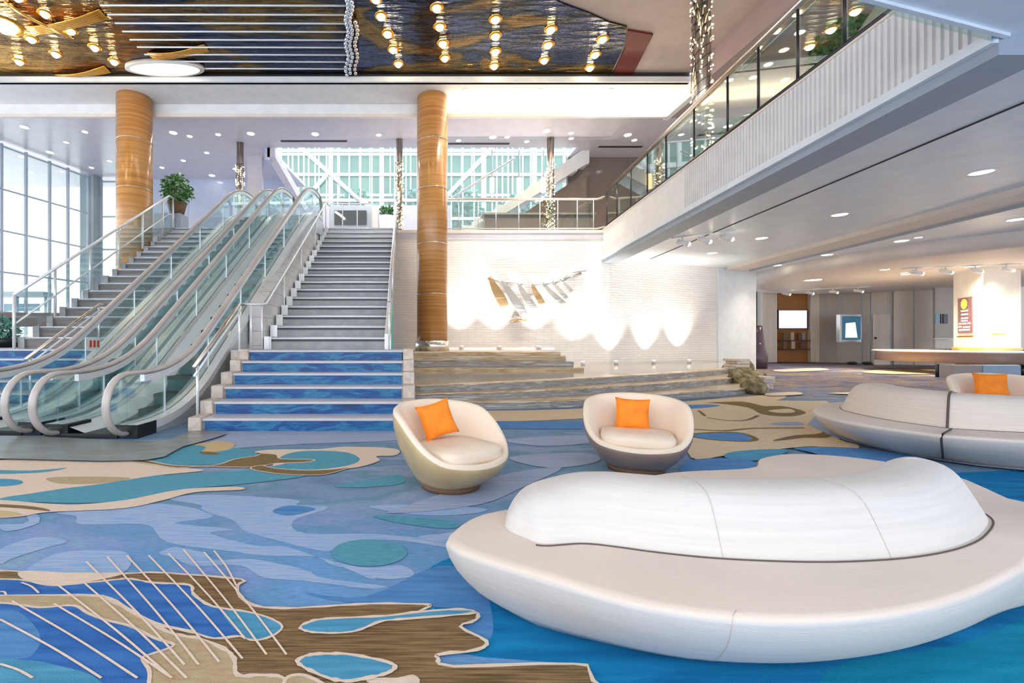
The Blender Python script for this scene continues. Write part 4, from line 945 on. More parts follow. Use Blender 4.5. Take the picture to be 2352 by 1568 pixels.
for i, (x, y) in enumerate(((1868,643),(2032,619),(2080,630),(2240,612))):
    down(x, y, 3.798, 0.13 if i else 0.28, M['downwarm'], ['large warm globe downlight in front of the amber alcove','small downlight left of the desk pillar, nearer the wall','small downlight left of the desk pillar, nearer the pillar','small downlight right above the pillar front'][i], 'downlights in the round ceiling', energy=350 if i == 0 else 160)
mz = [(56,292),(195,303),(152,327),(115,350),(210,385),(252,370),(398,305),(436,313),(501,309),(576,307),(475,351),(421,369),(487,403),(372,385),(540,388),(724,308),(870,310),(1053,323),(1132,315),(1165,315),(1210,325),(1256,301),(1312,318),(1312,306),(1442,310),(1457,322)]
for i, (x, y) in enumerate(mz):
    side = 'left windows' if x < 280 else ('top of the escalators' if x < 650 else ('grey staircase' if x < 1000 else 'stone wall'))
    down(x, y, 8.655, 0.085 if i % 3 else 0.12, M['down'], 'downlight in the mezzanine ceiling above the %s, %s of that cluster' % (side, ['near left','near centre','near right','middle left','middle','middle right','back left','back centre','back right'][(i*5) % 9]), 'downlights in the mezzanine ceiling', energy=60 if i in (1,6,9,15,16,21,24) else 0)
for i, (x, y) in enumerate(((1836,75),(1800,115),(1764,148),(1730,178),(1803,183))):
    down(x, y, 8.655, 0.09, M['downwarm'], 'warm downlight in the gallery ceiling seen through the balcony glass, %s' % ['nearest','second','third','farthest left','farthest right'][i], 'downlights in the gallery ceiling', energy=70)
# linear slots
for a, b, lab in (((645,324),(797,327),'thin dark air slot in the mezzanine ceiling left of the right column'),((1030,330),(1170,332),'thin dark air slot in the mezzanine ceiling above the stone wall'),((1375,337),(1475,340),'thin dark air slot in the mezzanine ceiling near the balcony')):
    Y = 7.455*F/(HY-a[1]); s = MB(); s.box((a[0]-CX)/F*Y,(b[0]-CX)/F*Y,Y-0.06,Y+0.06,8.645,8.66); tag(s.build('air_slot', M['darktrim']), lab, 'air vent')
# cove light strip on the bulkhead
t = thing('cove_light', 'long warm cove light strip under the bulkhead, right half', 'cove light', (6.5,15.0,8.8))
s = MB(); s.box(5.9,8.6,14.9,15.08,8.72,8.76); s.build('strip', emis('cove_strip', (1,0.8,0.55), 9), t)
d = bpy.data.lights.new('lamp','AREA'); d.shape = 'RECTANGLE'; d.size = 7.4; d.size_y = 0.1; d.energy = 100; d.color = (1,0.76,0.5)
o = bpy.data.objects.new('lamp', d); COL.objects.link(o); o.parent = t; o.location = Vector((5.0,14.9,8.78))-Vector((6.5,15.0,8.8)); o.rotation_euler = (math.pi,0,0)
# track spotlights
def track(name, lab, a, b, n, z):
    t = thing(name, lab, 'track light', (a[0],a[1],z)); s = MB(); s.tube([(a[0],a[1],z),(b[0],b[1],z)], 0.025, 6); s.build('track', M['alu'], t)
    for i in range(n):
        f = (i+0.5)/n; x = a[0]+(b[0]-a[0])*f; y = a[1]+(b[1]-a[1])*f
        s = MB(); s.tube([(x,y,z),(x+0.05,y,z-0.12)], 0.02, 6); s.tube([(x-0.1,y+0.05,z-0.12),(x+0.16,y-0.05,z-0.22)], 0.07, 10); h = s.build('spot_head', M['white'], t)
        s = MB(); s.ball((x+0.17,y-0.05,z-0.22), 0.06, 8); s.build('spot_lens', M['down'], h)
track('track_light', 'white track of spotlights under the balcony soffit near the stone wall', (7.7,13.2), (8.9,12.3), 3, 4.19)
track('track_light', 'white track of spotlights in front of the amber alcove', (18.9,23.4), (22.0,21.6), 4, 3.79)
track('track_light', 'white track of spotlights on the ceiling left of the desk pillar', (17.6,16.2), (20.5,15.2), 4, 3.79)

d = bpy.data.lights.new('lamp','AREA'); d.shape = 'RECTANGLE'; d.size = 2.6; d.size_y = 0.08; d.energy = 45; d.color = (1,0.78,0.52)
o = bpy.data.objects.new('lamp', d); COL.objects.link(o); o.parent = bpy.data.objects['cove_light']; o.location = Vector((7.2,14.8,8.75))-Vector((6.5,15.0,8.8)); o.rotation_euler = (math.radians(115),0,0)
# lamps added in the bulkhead soffit to brighten the stone wall
for i, x in enumerate((1.9,4.2,6.4)):
    Y = 14.3
    t = down(CX+x/Y*F, HY-(9.035-H)/Y*F, 9.035, 0.1, M['downwarm'], 'added lamp in the bulkhead soffit, %s of three brightening the stone wall' % ['left','middle','right'][i], 'added lamps in the bulkhead')
    spot((x,Y,9.0), (math.radians(24),0,0), 380, math.radians(80), (1,0.9,0.8), 0.12, 1.0, t)
# ================= SOFAS =================
def sofa(label, rim, base, back_in, seat_h, back_h, thick, mats, seams=(), lean=0.10):
    """rim: closed plan outline of the seat edge; base: plan outline at floor; back_in: open plan line of the backrest foot (front face)"""
    t = thing('curved_sofa', label, 'sofa', (sum(p[0] for p in rim)/len(rim), sum(p[1] for p in rim)/len(rim), 0))
    N = 96
    def resample(pts, n):
        c = smooth_pts([Vector((p[0],p[1])) for p in pts], 12, True)
        L = [0]
        for a, b in zip(c, c[1:]+c[:1]): L.append(L[-1]+(b-a).length)
        out = []; j = 0
        for k in range(n):
            d = L[-1]*k/n
            while L[j+1] < d: j += 1
            f = (d-L[j])/max(1e-9, L[j+1]-L[j]); out.append(c[j].lerp(c[(j+1) % len(c)], f))
        return out
    R_ = resample(rim, N); B_ = resample(base, N)
    # align the base ring start with the rim start
    k0 = min(range(N), key=lambda k: (B_[k]-R_[0]).length); B_ = B_[k0:]+B_[:k0]
    cen = sum(R_, Vector((0,0)))/N
    def ring(f, z, shrink=1.0): return [(lambda p: (cen.x+(p.x-cen.x)*shrink, cen.y+(p.y-cen.y)*shrink, z))(B_[i].lerp(R_[i], f)) for i in range(N)]
    h = seat_h
    rings = [ring(0.0,0.0), ring(0.30,h*0.18), ring(0.56,h*0.38), ring(0.78,h*0.58), ring(0.92,h*0.76), ring(0.99,h*0.90), ring(1.0,h*0.95), ring(1.0,h*0.985,0.992), ring(1.0,h,0.97), ring(1.0,h,0.5)]
    rings_seat = rings
    s = MB(); s.loft(rings, True, True, True); s.m = [0]*len(s.m)
    nf = N*(len(rings)-1)
    s.m = [1 if (i//N) <= 5 else 0 for i in range(nf)]+[0,0]
    s.build('seat', [mats[0], mats[1]], t)
    # backrest: sweep
    raw = smooth_pts([Vector((p[0],p[1])) for p in back_in], 12, False); m = 90; RL = [0.0]
    for a, b in zip(raw[:-1], raw[1:]): RL.append(RL[-1]+(b-a).length)
    path = []; j = 0
    for k in range(m):
        d = RL[-1]*(0.5-0.5*math.cos(math.pi*k/(m-1)))*0.9999
        while RL[j+1] < d: j += 1
        path.append(raw[j].lerp(raw[j+1], (d-RL[j])/max(1e-9, RL[j+1]-RL[j])))
    if isinstance(thick, (int, float)): thick = [thick]*2
    rings = []; LL = [0.0]
    for a, b in zip(path[:-1], path[1:]): LL.append(LL[-1]+(b-a).length)
    for i in range(m):
        f = LL[i]/LL[-1]; ii = min(range(m), key=lambda q: abs(LL[q]/LL[-1]-min(0.95, max(0.13, f))))
        a = path[max(0,ii-2)]; b = path[min(m-1,ii+2)]; d = (b-a).normalized(); nn = Vector((-d.y, d.x)); e = min(1.0, math.sqrt(max(0.0, 1-(1-min(1, f/0.075))**2)))*min(1.0, math.sqrt(max(0.0, 1-(1-min(1, (1-f)/0.10))**2)))
        e = max(e, 0.06); T0 = (thick[0]*(1-f)+thick[1]*f); T = T0*e; es = max(0.05, math.sqrt(max(0.0, 1-(1-min(1, min(f,1-f)/0.06))**2))); hh = back_h(f)*es
        rg = []
        prof = [(0.0,-0.2),(0.0,0.0),(0.03,0.25),(0.07,0.55),(0.11,0.80),(0.20,0.94),(0.36,1.0),(0.6,1.0),(0.82,0.97),(0.98,0.85),(1.08,0.6),(1.12,0.3),(1.12,0.0),(1.12,-0.2)]
        for u, v in prof:
            off = nn*(u*T+0.5*(T0-T)+lean*max(0,v)*e*0.5); p = path[i]+off; rg.append((p.x, p.y, h-0.02+v*(hh)))
        rings.append(rg)
    s = MB(); s.loft(rings, True, True, True); o = s.build('backrest', mats[2] if len(mats) > 2 else mats[1], t)
    sb = o.modifiers.new('sub', 'SUBSURF'); sb.levels = 1; sb.render_levels = 1
    # seam where back meets seat, and vertical seams
    s = MB(); s.tube([(p.x, p.y, h+0.001) for p in [path[i]+Vector((-0.002,-0.004)) for i in range(12, m-6)]], 0.004, 6); s.build('seam', M['seam'], t)
    for f, dark in seams:
        i = min(range(m//8, m*7//8), key=lambda q: abs(CX+path[q].x/path[q].y*F-f)); s = MB(); rg = [Vector(p) for p in rings[i]]; c = sum(rg, Vector())/len(rg)
        s.tube([p+(p-c).normalized()*(0.003 if dark else 0.0012) for p in rg[:-1]], 0.010 if dark else 0.0012, 5); s.build('seam', M['seam'] if dark else M['seam_light'], t)
    k = min(range(N), key=lambda i: abs(CX+R_[i].x/R_[i].y*F-1662)+(1000 if R_[i].y > 2 else 0))
    return t, [rg[k] for rg in rings_seat[:-1]]
zs = 0.34
def g2(px, py, z): p = G(px, py, z); return (p.x, p.y)
rim = [g2(x, y, zs) for x, y in ((1024,1240),(1045,1210),(1100,1180),(1190,1162))]
rim += [(1.05,2.62),(1.7,3.0)]
rim += [g2(x, y, zs) for x, y in ((1725,1072),(1745,1052),(1800,1041),(1870,1041),(1960,1048),(2060,1062))]
rim += [(3.55,2.95)]+[g2(x, y, zs) for x, y in ((2275,1122),(2352,1150))]+[(3.62,2.15),(3.3,1.85)]
rim += [g2(x, y, zs) for x, y in ((2420,1265),(2352,1300),(2220,1362),(2050,1402),(1850,1418),(1650,1410),(1450,1378),(1280,1330),(1120,1282),(1050,1258))]
base = [g2(x, y, 0) for x, y in ((1092,1345),)]+[(0.55,2.45),(1.2,2.75),(2.0,3.25),(2.9,3.25),(3.45,2.85),(3.4,2.4)]
base += [g2(x, y, 0) for x, y in ((2440,1330),(2352,1378),(2200,1450),(2050,1495),(1850,1521),(1650,1519),(1500,1500),(1300,1455),(1200,1420))]
bk = [(0.43,1.975)]+[g2(x, y, zs) for x, y in ((1200,1244),(1250,1253),(1340,1248),(1420,1256),(1500,1267),(1650,1282),(1850,1290),(2000,1287),(2120,1276),(2210,1256),(2262,1228),(2276,1190))]+[(2.93,2.42),(2.86,2.66)]
def bh(f): return 0.35
_, seam_line = sofa('large cream curved sofa filling the right foreground', rim, base, bk, zs, lambda f: (0.255+0.03*max(0,(f-0.6)))*(1-0.35*max(0,1-f/0.16)**1.2), (0.34,0.30), (M['fabric'], M['fabric_lit'], M['fabric_lit']), ((1652,False),(2045,False)), 0.16)
# seams on the front sofa seat
st = [o for o in bpy.data.objects if o.name.startswith('curved_sofa')][0]
s = MB(); s.tube([Vector(q)+Vector((0,-0.0005,0)) for q in seam_line], 0.0016, 6); s.build('seam', M['seam_light'], st)
# second sofa
rim2 = [g2(x, y, zs) for x, y in ((1867,942),(1885,928),(1930,922))]+[(6.6,6.4),(7.7,6.1),(8.2,5.3),(7.4,4.4)]
rim2 += [g2(x, y, zs) for x, y in ((2480,1012),(2352,1010),(2250,1004),(2160,997),(2060,985),(1970,972),(1900,957))]
base2 = [g2(x, y, 0) for x, y in ((1920,1000),)]+[(5.6,5.8),(6.5,6.1),(7.5,5.8),(7.9,5.2)]
base2 += [g2(x, y, 0) for x, y in ((2480,1080),(2352,1077),(2250,1068),(2160,1055),(2080,1045),(2000,1025),(1950,1010))]
bk2 = [g2(x, y, zs) for x, y in ((1928,932),(1935,941),(1980,953),(2050,966),(2120,976),(2185,984),(2270,989),(2352,993),(2450,996),(2600,990))]
sofa('oatmeal curved sofa with a dark vertical seam at the right, behind the white one', rim2, base2, bk2, zs, lambda f: 0.36-0.08*max(0,f-0.45), (0.5,0.5), (M['fabric'], M['fabric_grey'], M['fabric']), ((2180,True),), 0.16)
st = [o for o in bpy.data.objects if o.name.startswith('curved_sofa.')][0]
s = MB(); s.tube([P(2185,985,4.42), P(2166,996,4.13), P(2162,1008,4.16), P(2164,1030,4.30), P(2166,1052,4.56)], 0.009, 6); s.build('seam', M['seam'], st)

# ================= TUB CHAIRS =================
def tub_chair(label, x, y, rz, sc, shell):
    """front towards local -y"""
    t = thing('tub_chair', label, 'armchair', (x,y,0), rz); t.scale = (sc,sc,sc)
    n = 64
    def rimh(a):  # a: angle from the front direction, 0..pi
        q = min(1, max(0, (a-0.62)/1.3)); return 0.255+0.395*(0.45*((1-math.cos(a))/2)**0.85+0.55*q*q*(3-2*q))
    def plan(a, r, sq=2.3):
        c, s_ = math.cos(a), math.sin(a); k = (abs(c)**sq+abs(s_)**sq)**(-1/sq); return Vector((r*k*s_, -r*k*c*0.96))
    angs = [2*math.pi*k/n for k in range(n)]
    def ang(a): return a if a <= math.pi else 2*math.pi-a
    rings = []
    for f, r in ((0.0,0.26),(0.10,0.295),(0.30,0.36),(0.55,0.42),(0.80,0.455),(0.96,0.462),(1.0,0.455)):
        rings.append([(lambda p, h: (p.x, p.y, 0.05+(h-0.05)*f))(plan(a, r*(1+0.03*(rimh(ang(a))-0.33))), rimh(ang(a))) for a in angs])
    s = MB(); s.loft(rings, True, True, False); s.build('shell', shell, t, True)
    rings = []
    for dz, r in ((-0.012,0.462),(0.012,0.460),(0.028,0.443),(0.022,0.418),(0.0,0.402)):
        rings.append([(p.x, p.y, rimh(ang(a))+dz) for a in angs for p in [plan(a, r)]])
    for f, r in ((0.25,0.35),(0.6,0.315),(1.0,0.285)):
        rings.append([(lambda p, h: (p.x, p.y, h+(0.24-h)*f))(plan(a, r), rimh(ang(a))) for a in angs])
    s = MB(); s.loft(rings, True, False, True); s.build('lining', M['chair_in'], t, True)
    # seat cushion
    rings = []
    for sc_, z in ((0.97,0.255),(1.02,0.265),(1.035,0.30),(1.03,0.345),(0.985,0.366),(0.5,0.372)):
        rings.append([(lambda p: (p.x*sc_, (p.y-0.085)*sc_, z))(plan(a, 0.295, 4.5)) for a in angs])
    s = MB(); s.loft(rings, True, True, True); s.build('seat_cushion', M['chair_in'], t, True)
    s = MB(); s.cyl((0,0), 0.24, 0.0, 0.05, 32, r1=0.26); s.build('base', M['bark'], t, True)
    return t
def pillow(label, loc, rz, tilt, size=0.33, roll=0.0):
    s = MB(); n = 12; g = []
    for sg in (1,-1):
        for j in range(n+1):
            for i in range(n+1):
                u = i/n*2-1; v = j/n*2-1
                pin = 1-0.10*(1-abs(u)**2)*abs(v)**3; pin2 = 1-0.10*(1-abs(v)**2)*abs(u)**3
                th = 0.055*((1-u**4)*(1-v**4))**0.6
                g.append((u*size/2*pin2, sg*th, v*size/2*pin))
    fs = []
    for k in range(2):
        o = k*(n+1)**2
        for j in range(n):
            for i in range(n): fs.append((o+j*(n+1)+i, o+j*(n+1)+i+1, o+(j+1)*(n+1)+i+1, o+(j+1)*(n+1)+i))
    s.add(g, fs, 0, True); o = s.build('throw_pillow', M['orange'])
    o.location = loc; o.rotation_euler = (tilt, roll, rz); o.rotation_mode = 'XYZ'
    return tag(o, label, 'pillow', 'orange pillows on the tub chairs')
c1 = (0.375,3.80); c2 = (2.17,4.30); c3 = (8.75,6.75)
tub_chair('cream tub chair with tan shell, left of the two, turned to the right', c1[0], c1[1], math.radians(32), 1.0, M['shell_tan'])
tub_chair('cream tub chair with taupe shell facing the camera behind the white sofa', c2[0], c2[1], math.radians(-23), 1.0, M['shell_mauve'])
tub_chair('cream tub chair at the right edge behind the oatmeal sofa', c3[0], c3[1], math.radians(-40), 1.05, M['shell_tan'])
pillow('orange pillow tilted in the left tub chair', (c1[0]-0.10, c1[1]+0.10, 0.535), math.radians(18), math.radians(-20), 0.31, math.radians(-14))
pillow('orange pillow upright in the tub chair facing the camera', (c2[0]+0.03, c2[1]+0.12, 0.50), math.radians(-20), math.radians(-14), 0.31, math.radians(2))
pillow('orange pillow in the tub chair at the right edge', (c3[0]+0.03, c3[1]+0.10, 0.55), math.radians(-32), math.radians(-14), 0.36, 0)

# ================= RIGHT BACK AREA =================
def quadbox(s, px0, px1, py0, py1, Y, d=0.05, mi=0):
    a = P(px0, py1, Y); b = P(px1, py0, Y); s.box(a.x, b.x, Y, Y+d, a.z, b.z, mi)
# amber alcove in front of the wall
t = thing('display_alcove', 'amber display alcove with two dark shelves below the white screen', 'display alcove', (P(1825,832,25.7).x,25.7,0))
s = MB(); quadbox(s,1786,1862,664,831,25.7,0.1); s.build('back_panel', M['orange_wall'], t)
for y in (783,803):
    s = MB(); a = P(1788,y,25.5); b = P(1858,y-2,25.5); s.box(a.x,b.x,25.4,25.7,a.z,b.z); s.build('shelf', M['shelf'], t)
s = MB(); quadbox(s,1862,1882,664,831,25.5,0.3); struct('trim_alcove_jamb', s, [M['panel_wall']])
s = MB(); quadbox(s,1752,1785,664,832,25.5,0.4); quadbox(s,1728,1752,672,832,26.0,0.3,1); struct('wall_alcove_left', s, [M['panel_wall'], M['pillar']])
t = thing('television', 'white glowing landscape television above the alcove shelves', 'television', (P(1822,755,25.5).x,25.5,P(0,755,25.5).z))
s = MB(); quadbox(s,1788,1856,711,756,25.55,0.1); s.build('frame', mat('purple_black_frame',(0.03,0.01,0.06),0.3), t)
s = MB(); quadbox(s,1790,1853,713,753,25.53,0.02); s.build('screen', M['screen_w'], t)
bc = [mat('brochure_%s' % n, c, 0.5) for n, c in (('brown',(0.2,0.10,0.05)),('pale',(0.6,0.5,0.4)),('plum',(0.16,0.06,0.05)),('grey',(0.3,0.3,0.3)))]
for i, (x0,x1,y0,y1,row) in enumerate(((1799,1809,762,775,'upper shelf, leftmost'),(1817,1824,763,774,'upper shelf, second'),(1834,1840,764,776,'upper shelf, third'),(1843,1850,764,777,'upper shelf, rightmost'),(1799,1808,784,797,'lower shelf, leftmost'),(1818,1826,782,793,'lower shelf, middle'),(1840,1850,786,799,'lower shelf, rightmost'))):
    ysh = 780.7 if row.startswith('upper') else 800.7
    s = MB(); a = P(x0,ysh,25.45); b = P(x1,y0,25.45); s.box(a.x,b.x,25.45,25.5,a.z,b.z)
    tag(s.build('brochure', bc[i % 4]), 'small printed brochure standing on the '+row, 'brochure', 'brochures in the amber alcove')
# portrait display
t = thing('portrait_display', 'white framed portrait display with a pale blue picture on the panel wall', 'display', (P(1955,785,24.5).x,24.5,P(0,785,24.5).z))
s = MB(); quadbox(s,1930,1980,721,786,24.4,0.25); s.build('frame', M['alu'], t, bevel=0.03)
s = MB(); quadbox(s,1935,1977,726,780,24.38,0.02); sc_ = s.build('screen', M['screen_dark'], t)
s = MB(); s.plate([(P(1945,780,24.3).x,P(0,775,24.3).z),(P(1972,780,24.3).x,P(0,775,24.3).z),(P(1967,740,24.3).x,P(0,740,24.3).z),(P(1946,740,24.3).x,P(0,742,24.3).z)], 24.36, 24.38, axis='y'); s.build('picture', M['screen_pale'], sc_)
# far door with handle
s = MB(); quadbox(s,2008,2046,721,838,23.55,0.05); d1 = struct('door_1', s, M['panel_wall'])
s = MB(); p = P(2011,776,23.5); s.ball((p.x,23.5,p.z), 0.06, 8); s.build('door_handle', M['dark_metal'], d1)
s = MB()
for px in (1980,2000,2047,2100,2150): quadbox(s,px,px+1.2,664,838,23.0 if px > 2040 else 24.0,0.05)
struct('trim_panel_joints', s, [M['greytrim']])
# hatch
t = thing('wall_hatch', 'recessed hatch with three dark blue slots in the wall left of the desk pillar', 'hatch', (P(2165,745,22.0).x,22.0,P(0,745,22).z))
s = MB(); quadbox(s,2148,2192,660,784,22.0,0.1); s.build('panel', mat('hatch_panel',(0.42,0.37,0.33),0.4), t)
for x0,x1,m_ in ((2149,2159,M['blue_panel']),(2161,2165,M['dark_metal']),(2167,2177,M['black'])):
    s = MB(); quadbox(s,x0,x1,721,743,21.95,0.05); s.build('slot', m_, t)
s = MB(); quadbox(s,2146,2192,776,779,21.7,0.3); quadbox(s,2148,2192,779,800,21.9,0.1); s.build('counter', M['panel_wall'], t)
# small items on the carpet by the display
for px, lab in ((1936,'small dark and white shoe-like item on the carpet under the display, left'),(1970,'small dark item on the carpet under the display, right')):
    p = G(px,836); s = MB(); s.ball((0,0,0.08), 0.22, 10, sz=0.4); o = s.build('floor_item', M['dark_metal']); o.location = (p.x,p.y-0.5,0); tag(o, lab, 'floor item')
# dark pedestal at the wall corner
p = G(1738,846); t = thing('dark_pedestal', 'dark plum pedestal standing just right of the white wall end', 'pedestal', (p.x,p.y,0))
s = MB(); s.lathe([(0.0,0.0),(0.38,0.0),(0.40,0.5),(0.30,0.9),(0.24,1.5),(0.2,1.9),(0.0,1.9)], (p.x,p.y,0), 20); s.build('body', mat('plum_pedestal',(0.08,0.05,0.08),0.3), t)
s = MB(); s.ball((p.x-0.05,p.y-0.25,1.1), 0.04, 8); s.build('highlight_knob', M['alu'], t)
# info desk and pillar
cD = Vector((22.4,17.4))
t = thing('information_desk', 'round information desk with cream top and brown fascia around the white pillar', 'desk', (cD.x,cD.y,0))
s = MB(); s.lathe([(1.6,0.80),(3.25,0.80),(3.27,0.84),(3.22,0.87),(1.6,0.87)], (cD.x,cD.y,0), 64); s.build('desk_top', M['desk_top'], t)
s = MB(); s.lathe([(3.15,0.80),(3.18,0.44),(2.9,0.42),(2.85,0.80)], (cD.x,cD.y,0), 64); s.build('fascia', M['desk_side'], t)
for px0, px1, mm in ((2190,2256,mat('desk_base_grey',(0.30,0.26,0.26),0.4)),(2258,2345,M['blue_panel'])):
    s = MB(); a = P(px0,880,14.9); b = P(px1,880,14.9); s.box(a.x,b.x,14.9,15.3,0,0.42); s.build('base_panel', mm, t)
for px in (2153,2347):
    p = P(px,880,15.4); s = MB(); s.cyl((p.x,15.4), 0.05, 0, 0.44, 10); s.build('leg', M['dark_metal'], t)
t = thing('desk_pillar', 'square white pillar rising through the round information desk', 'pillar', (cD.x,cD.y,0.87))
pc = [P(2190,0,17.6), P(2258,0,15.9), P(2345,0,16.6), P(2290,0,18.6)]
poly = [(p.x,p.y) for p in pc]
M['pillar_white'] = mat('white_pillar_paint', (0.82,0.76,0.68), 0.45)
s = MB(); s.prism(poly, 0.0, 3.80); s.build('shaft', M['pillar_white'], t)
cc = Vector((sum(p[0] for p in poly)/4, sum(p[1] for p in poly)/4))
s = MB(); s.prism([(cc.x+(p[0]-cc.x)*1.05, cc.y+(p[1]-cc.y)*1.05) for p in poly], 0.88, 0.98); s.build('amber_ledge', mat('amber_ledge',(0.85,0.45,0.08),0.4), t)
# poster on the left face of the pillar
A = Vector(poly[0]); Bq = Vector(poly[1]); dd = (Bq-A); nn = Vector((dd.y,-dd.x)).normalized()*-1
if nn.dot(cc-A) > 0: nn = -nn
def onface(u, z, off=0.03): q = A+dd*u+nn*off; return (q.x, q.y, z)
def facequad(s, u0, u1, z0, z1, off, mi=0):
    a = [onface(u0,z0,off), onface(u1,z0,off), onface(u1,z1,off), onface(u0,z1,off)]; b = [onface(u0,z0,off-.02), onface(u1,z0,off-.02), onface(u1,z1,off-.02), onface(u0,z1,off-.02)]
    s.add(a+b, [(0,1,2,3),(4,5,6,7),(0,1,5,4),(1,2,6,5),(2,3,7,6),(3,0,4,7)], mi)
t = thing('poster', 'plum poster with yellow octagon and white stacked lettering on the desk pillar', 'poster', onface(0.4,1.5))
s = MB(); facequad(s,0.20,0.68,1.50,2.82,0.03); s.build('sheet', M['poster'], t)
oc = [onface(0.44+0.12*math.cos(math.pi/8+k*math.pi/4), 2.58+0.20*math.sin(math.pi/8+k*math.pi/4), 0.045) for k in range(8)]
s = MB(); s.add(oc, [tuple(range(8))]); s.build('octagon', M['yellow'], t)
s = MB()
for k, (u0,u1,z) in enumerate(((0.33,0.56,2.30),(0.34,0.56,2.17),(0.34,0.40,2.03),(0.44,0.56,2.03),(0.34,0.54,1.93),(0.25,0.33,1.83),(0.38,0.50,1.83),(0.55,0.64,1.83),(0.24,0.34,1.72),(0.40,0.62,1.70),(0.26,0.62,1.60))): facequad(s,u0,u1,z,z+0.06,0.045)
s.build('lettering', M['paperwhite'], t)
s = MB(); facequad(s,0.18,0.72,1.36,1.41,0.04); s.build('ledge', M['amber'], t)
s = MB(); a = P(2275,769,15.9); s.box(a.x,a.x+0.75,16.05,16.1,a.z,a.z+0.05); o = s.build('notice_ledge', M['amber']); tag(o, 'thin pale orange ledge on the right face of the desk pillar', 'ledge')
for k, (x, y) in enumerate(((19.6,15.9),(20.4,14.9),(22.0,14.8),(18.9,17.3))):
    d_ = down(CX+x/y*F, HY-(3.798-H)/y*F, 3.798, 0.1, M['downwarm'], 'pillar washing downlight in the round ceiling, %s' % ['left of the poster','front corner','right face','far left'][k], 'downlights around the desk pillar')
    spot((x,y,3.75), (math.radians(28)*(1 if True else 0),0,math.radians(-30)), 260, math.radians(95), (1,0.80,0.58), 0.1, 0.8, None).name = 'pillar_lamp'

# ================= PLANTS =================
def leaves(s, c, rad, n, size, squash=1.0):
    for i in range(n):
        a = random.uniform(0,6.283); b = math.acos(random.uniform(-1,1)); r = rad*random.uniform(0.3,1)**0.6
        p = Vector((c[0]+r*math.sin(b)*math.cos(a), c[1]+r*math.sin(b)*math.sin(a), c[2]+r*math.cos(b)*squash))
        d = Vector((random.uniform(-1,1),random.uniform(-1,1),random.uniform(-.8,.6))).normalized()*size; e = d.cross(Vector((random.uniform(-1,1),random.uniform(-1,1),random.uniform(-1,1)))).normalized()*size*0.3
        s.add([p, p+d*0.5+e, p+d, p+d*0.5-e], [(0,1,2,3)])
def potted(name, label, x, y, z, hpot, rpot, fol, n, size, potmat, leafmat=None, stem=0.3):
    t = thing(name, label, 'plant', (x,y,z))
    s = MB(); s.lathe([(0,0),(rpot*0.7,0),(rpot,hpot),(rpot*0.92,hpot),(rpot*0.85,hpot-0.05),(0,hpot-0.05)], (x,y,z), 20); s.build('pot', potmat, t)
    s = MB()
    for k in range(4): s.tube([(x,y,z+hpot-0.05),(x+random.uniform(-.1,.1),y,z+hpot+stem*0.6),(x+random.uniform(-.25,.25),y+random.uniform(-.2,.2),z+hpot+stem+fol*0.7)], 0.015, 5)
    s.build('stem', M['bark'], t)
    s = MB(); leaves(s, (x,y,z+hpot+stem+fol*0.5), fol, n, size, 1.1); o = s.build('foliage', leafmat or M['leaf'], t); o['kind'] = 'stuff'
    return t
s = MB(); s.box(-8.9,-7.95,16.2,16.8,5.1,5.75); s.box(-9.2,-8.0,16.0,16.9,4.9,5.1); struct('trim_plant_ledge', s, [M['greytrim']])
potted('potted_plant', 'bushy green plant in a bronze pot at the head of the brown staircase', -8.15,16.35,5.75,0.4,0.33,0.52,700,0.15,M['bark'],stem=0.2)
potted('potted_plant', 'leafy plant in a low dark trough by the left windows', -10.2,11.6,1.05,0.22,0.6,0.35,300,0.16,M['black'],M['leaf_blue'],0.05)
potted('potted_plant', 'green shrub in a frosted planter behind the balcony railing, nearer the camera', 8.35,8.6,5.11,1.0,0.4,0.62,900,0.15,M['frost'],stem=0.2)
potted('potted_plant', 'palm-like plant in a frosted planter behind the balcony railing, by the chrome column', 9.1,12.2,5.11,0.9,0.4,0.7,600,0.2,M['frost'],stem=0.2)
s = MB(); s.prism([(7.0,6.6),(7.9,8.3),(8.1,8.2),(7.2,6.4)], 5.11, 6.35); tag(s.build('planter_screen', M['frost']), 'frosted glass planter screen on the balcony beside the near shrub', 'planter')
# mezzanine interior
t = thing('dark_screen', 'wide dark screen with a golden streak in the grey parapet behind the stair head', 'screen', (P(805,515,21.9).x,21.9,P(0,515,21.9).z))
s = MB(); quadbox(s,768,842,483,516,21.9,0.06); s.build('panel', M['dark_metal'], t)
s = MB(); q = P(772,486,21.85); s.tube([P(770,486,21.86),P(782,494,21.86),P(792,503,21.86)], 0.05, 6); s.build('golden_streak', M['fairy'], t)
s = MB(); quadbox(s,852,868,478,523,21.7,0.2); struct('wall_mezzanine_pier', s, [M['panel_wall']])
potted('potted_plant', 'low plant with warm lights in a white pot behind the stair head', P(888,500,20.5).x,20.5,5.1,1.7,0.35,0.3,260,0.14,M['white'],stem=0.05)
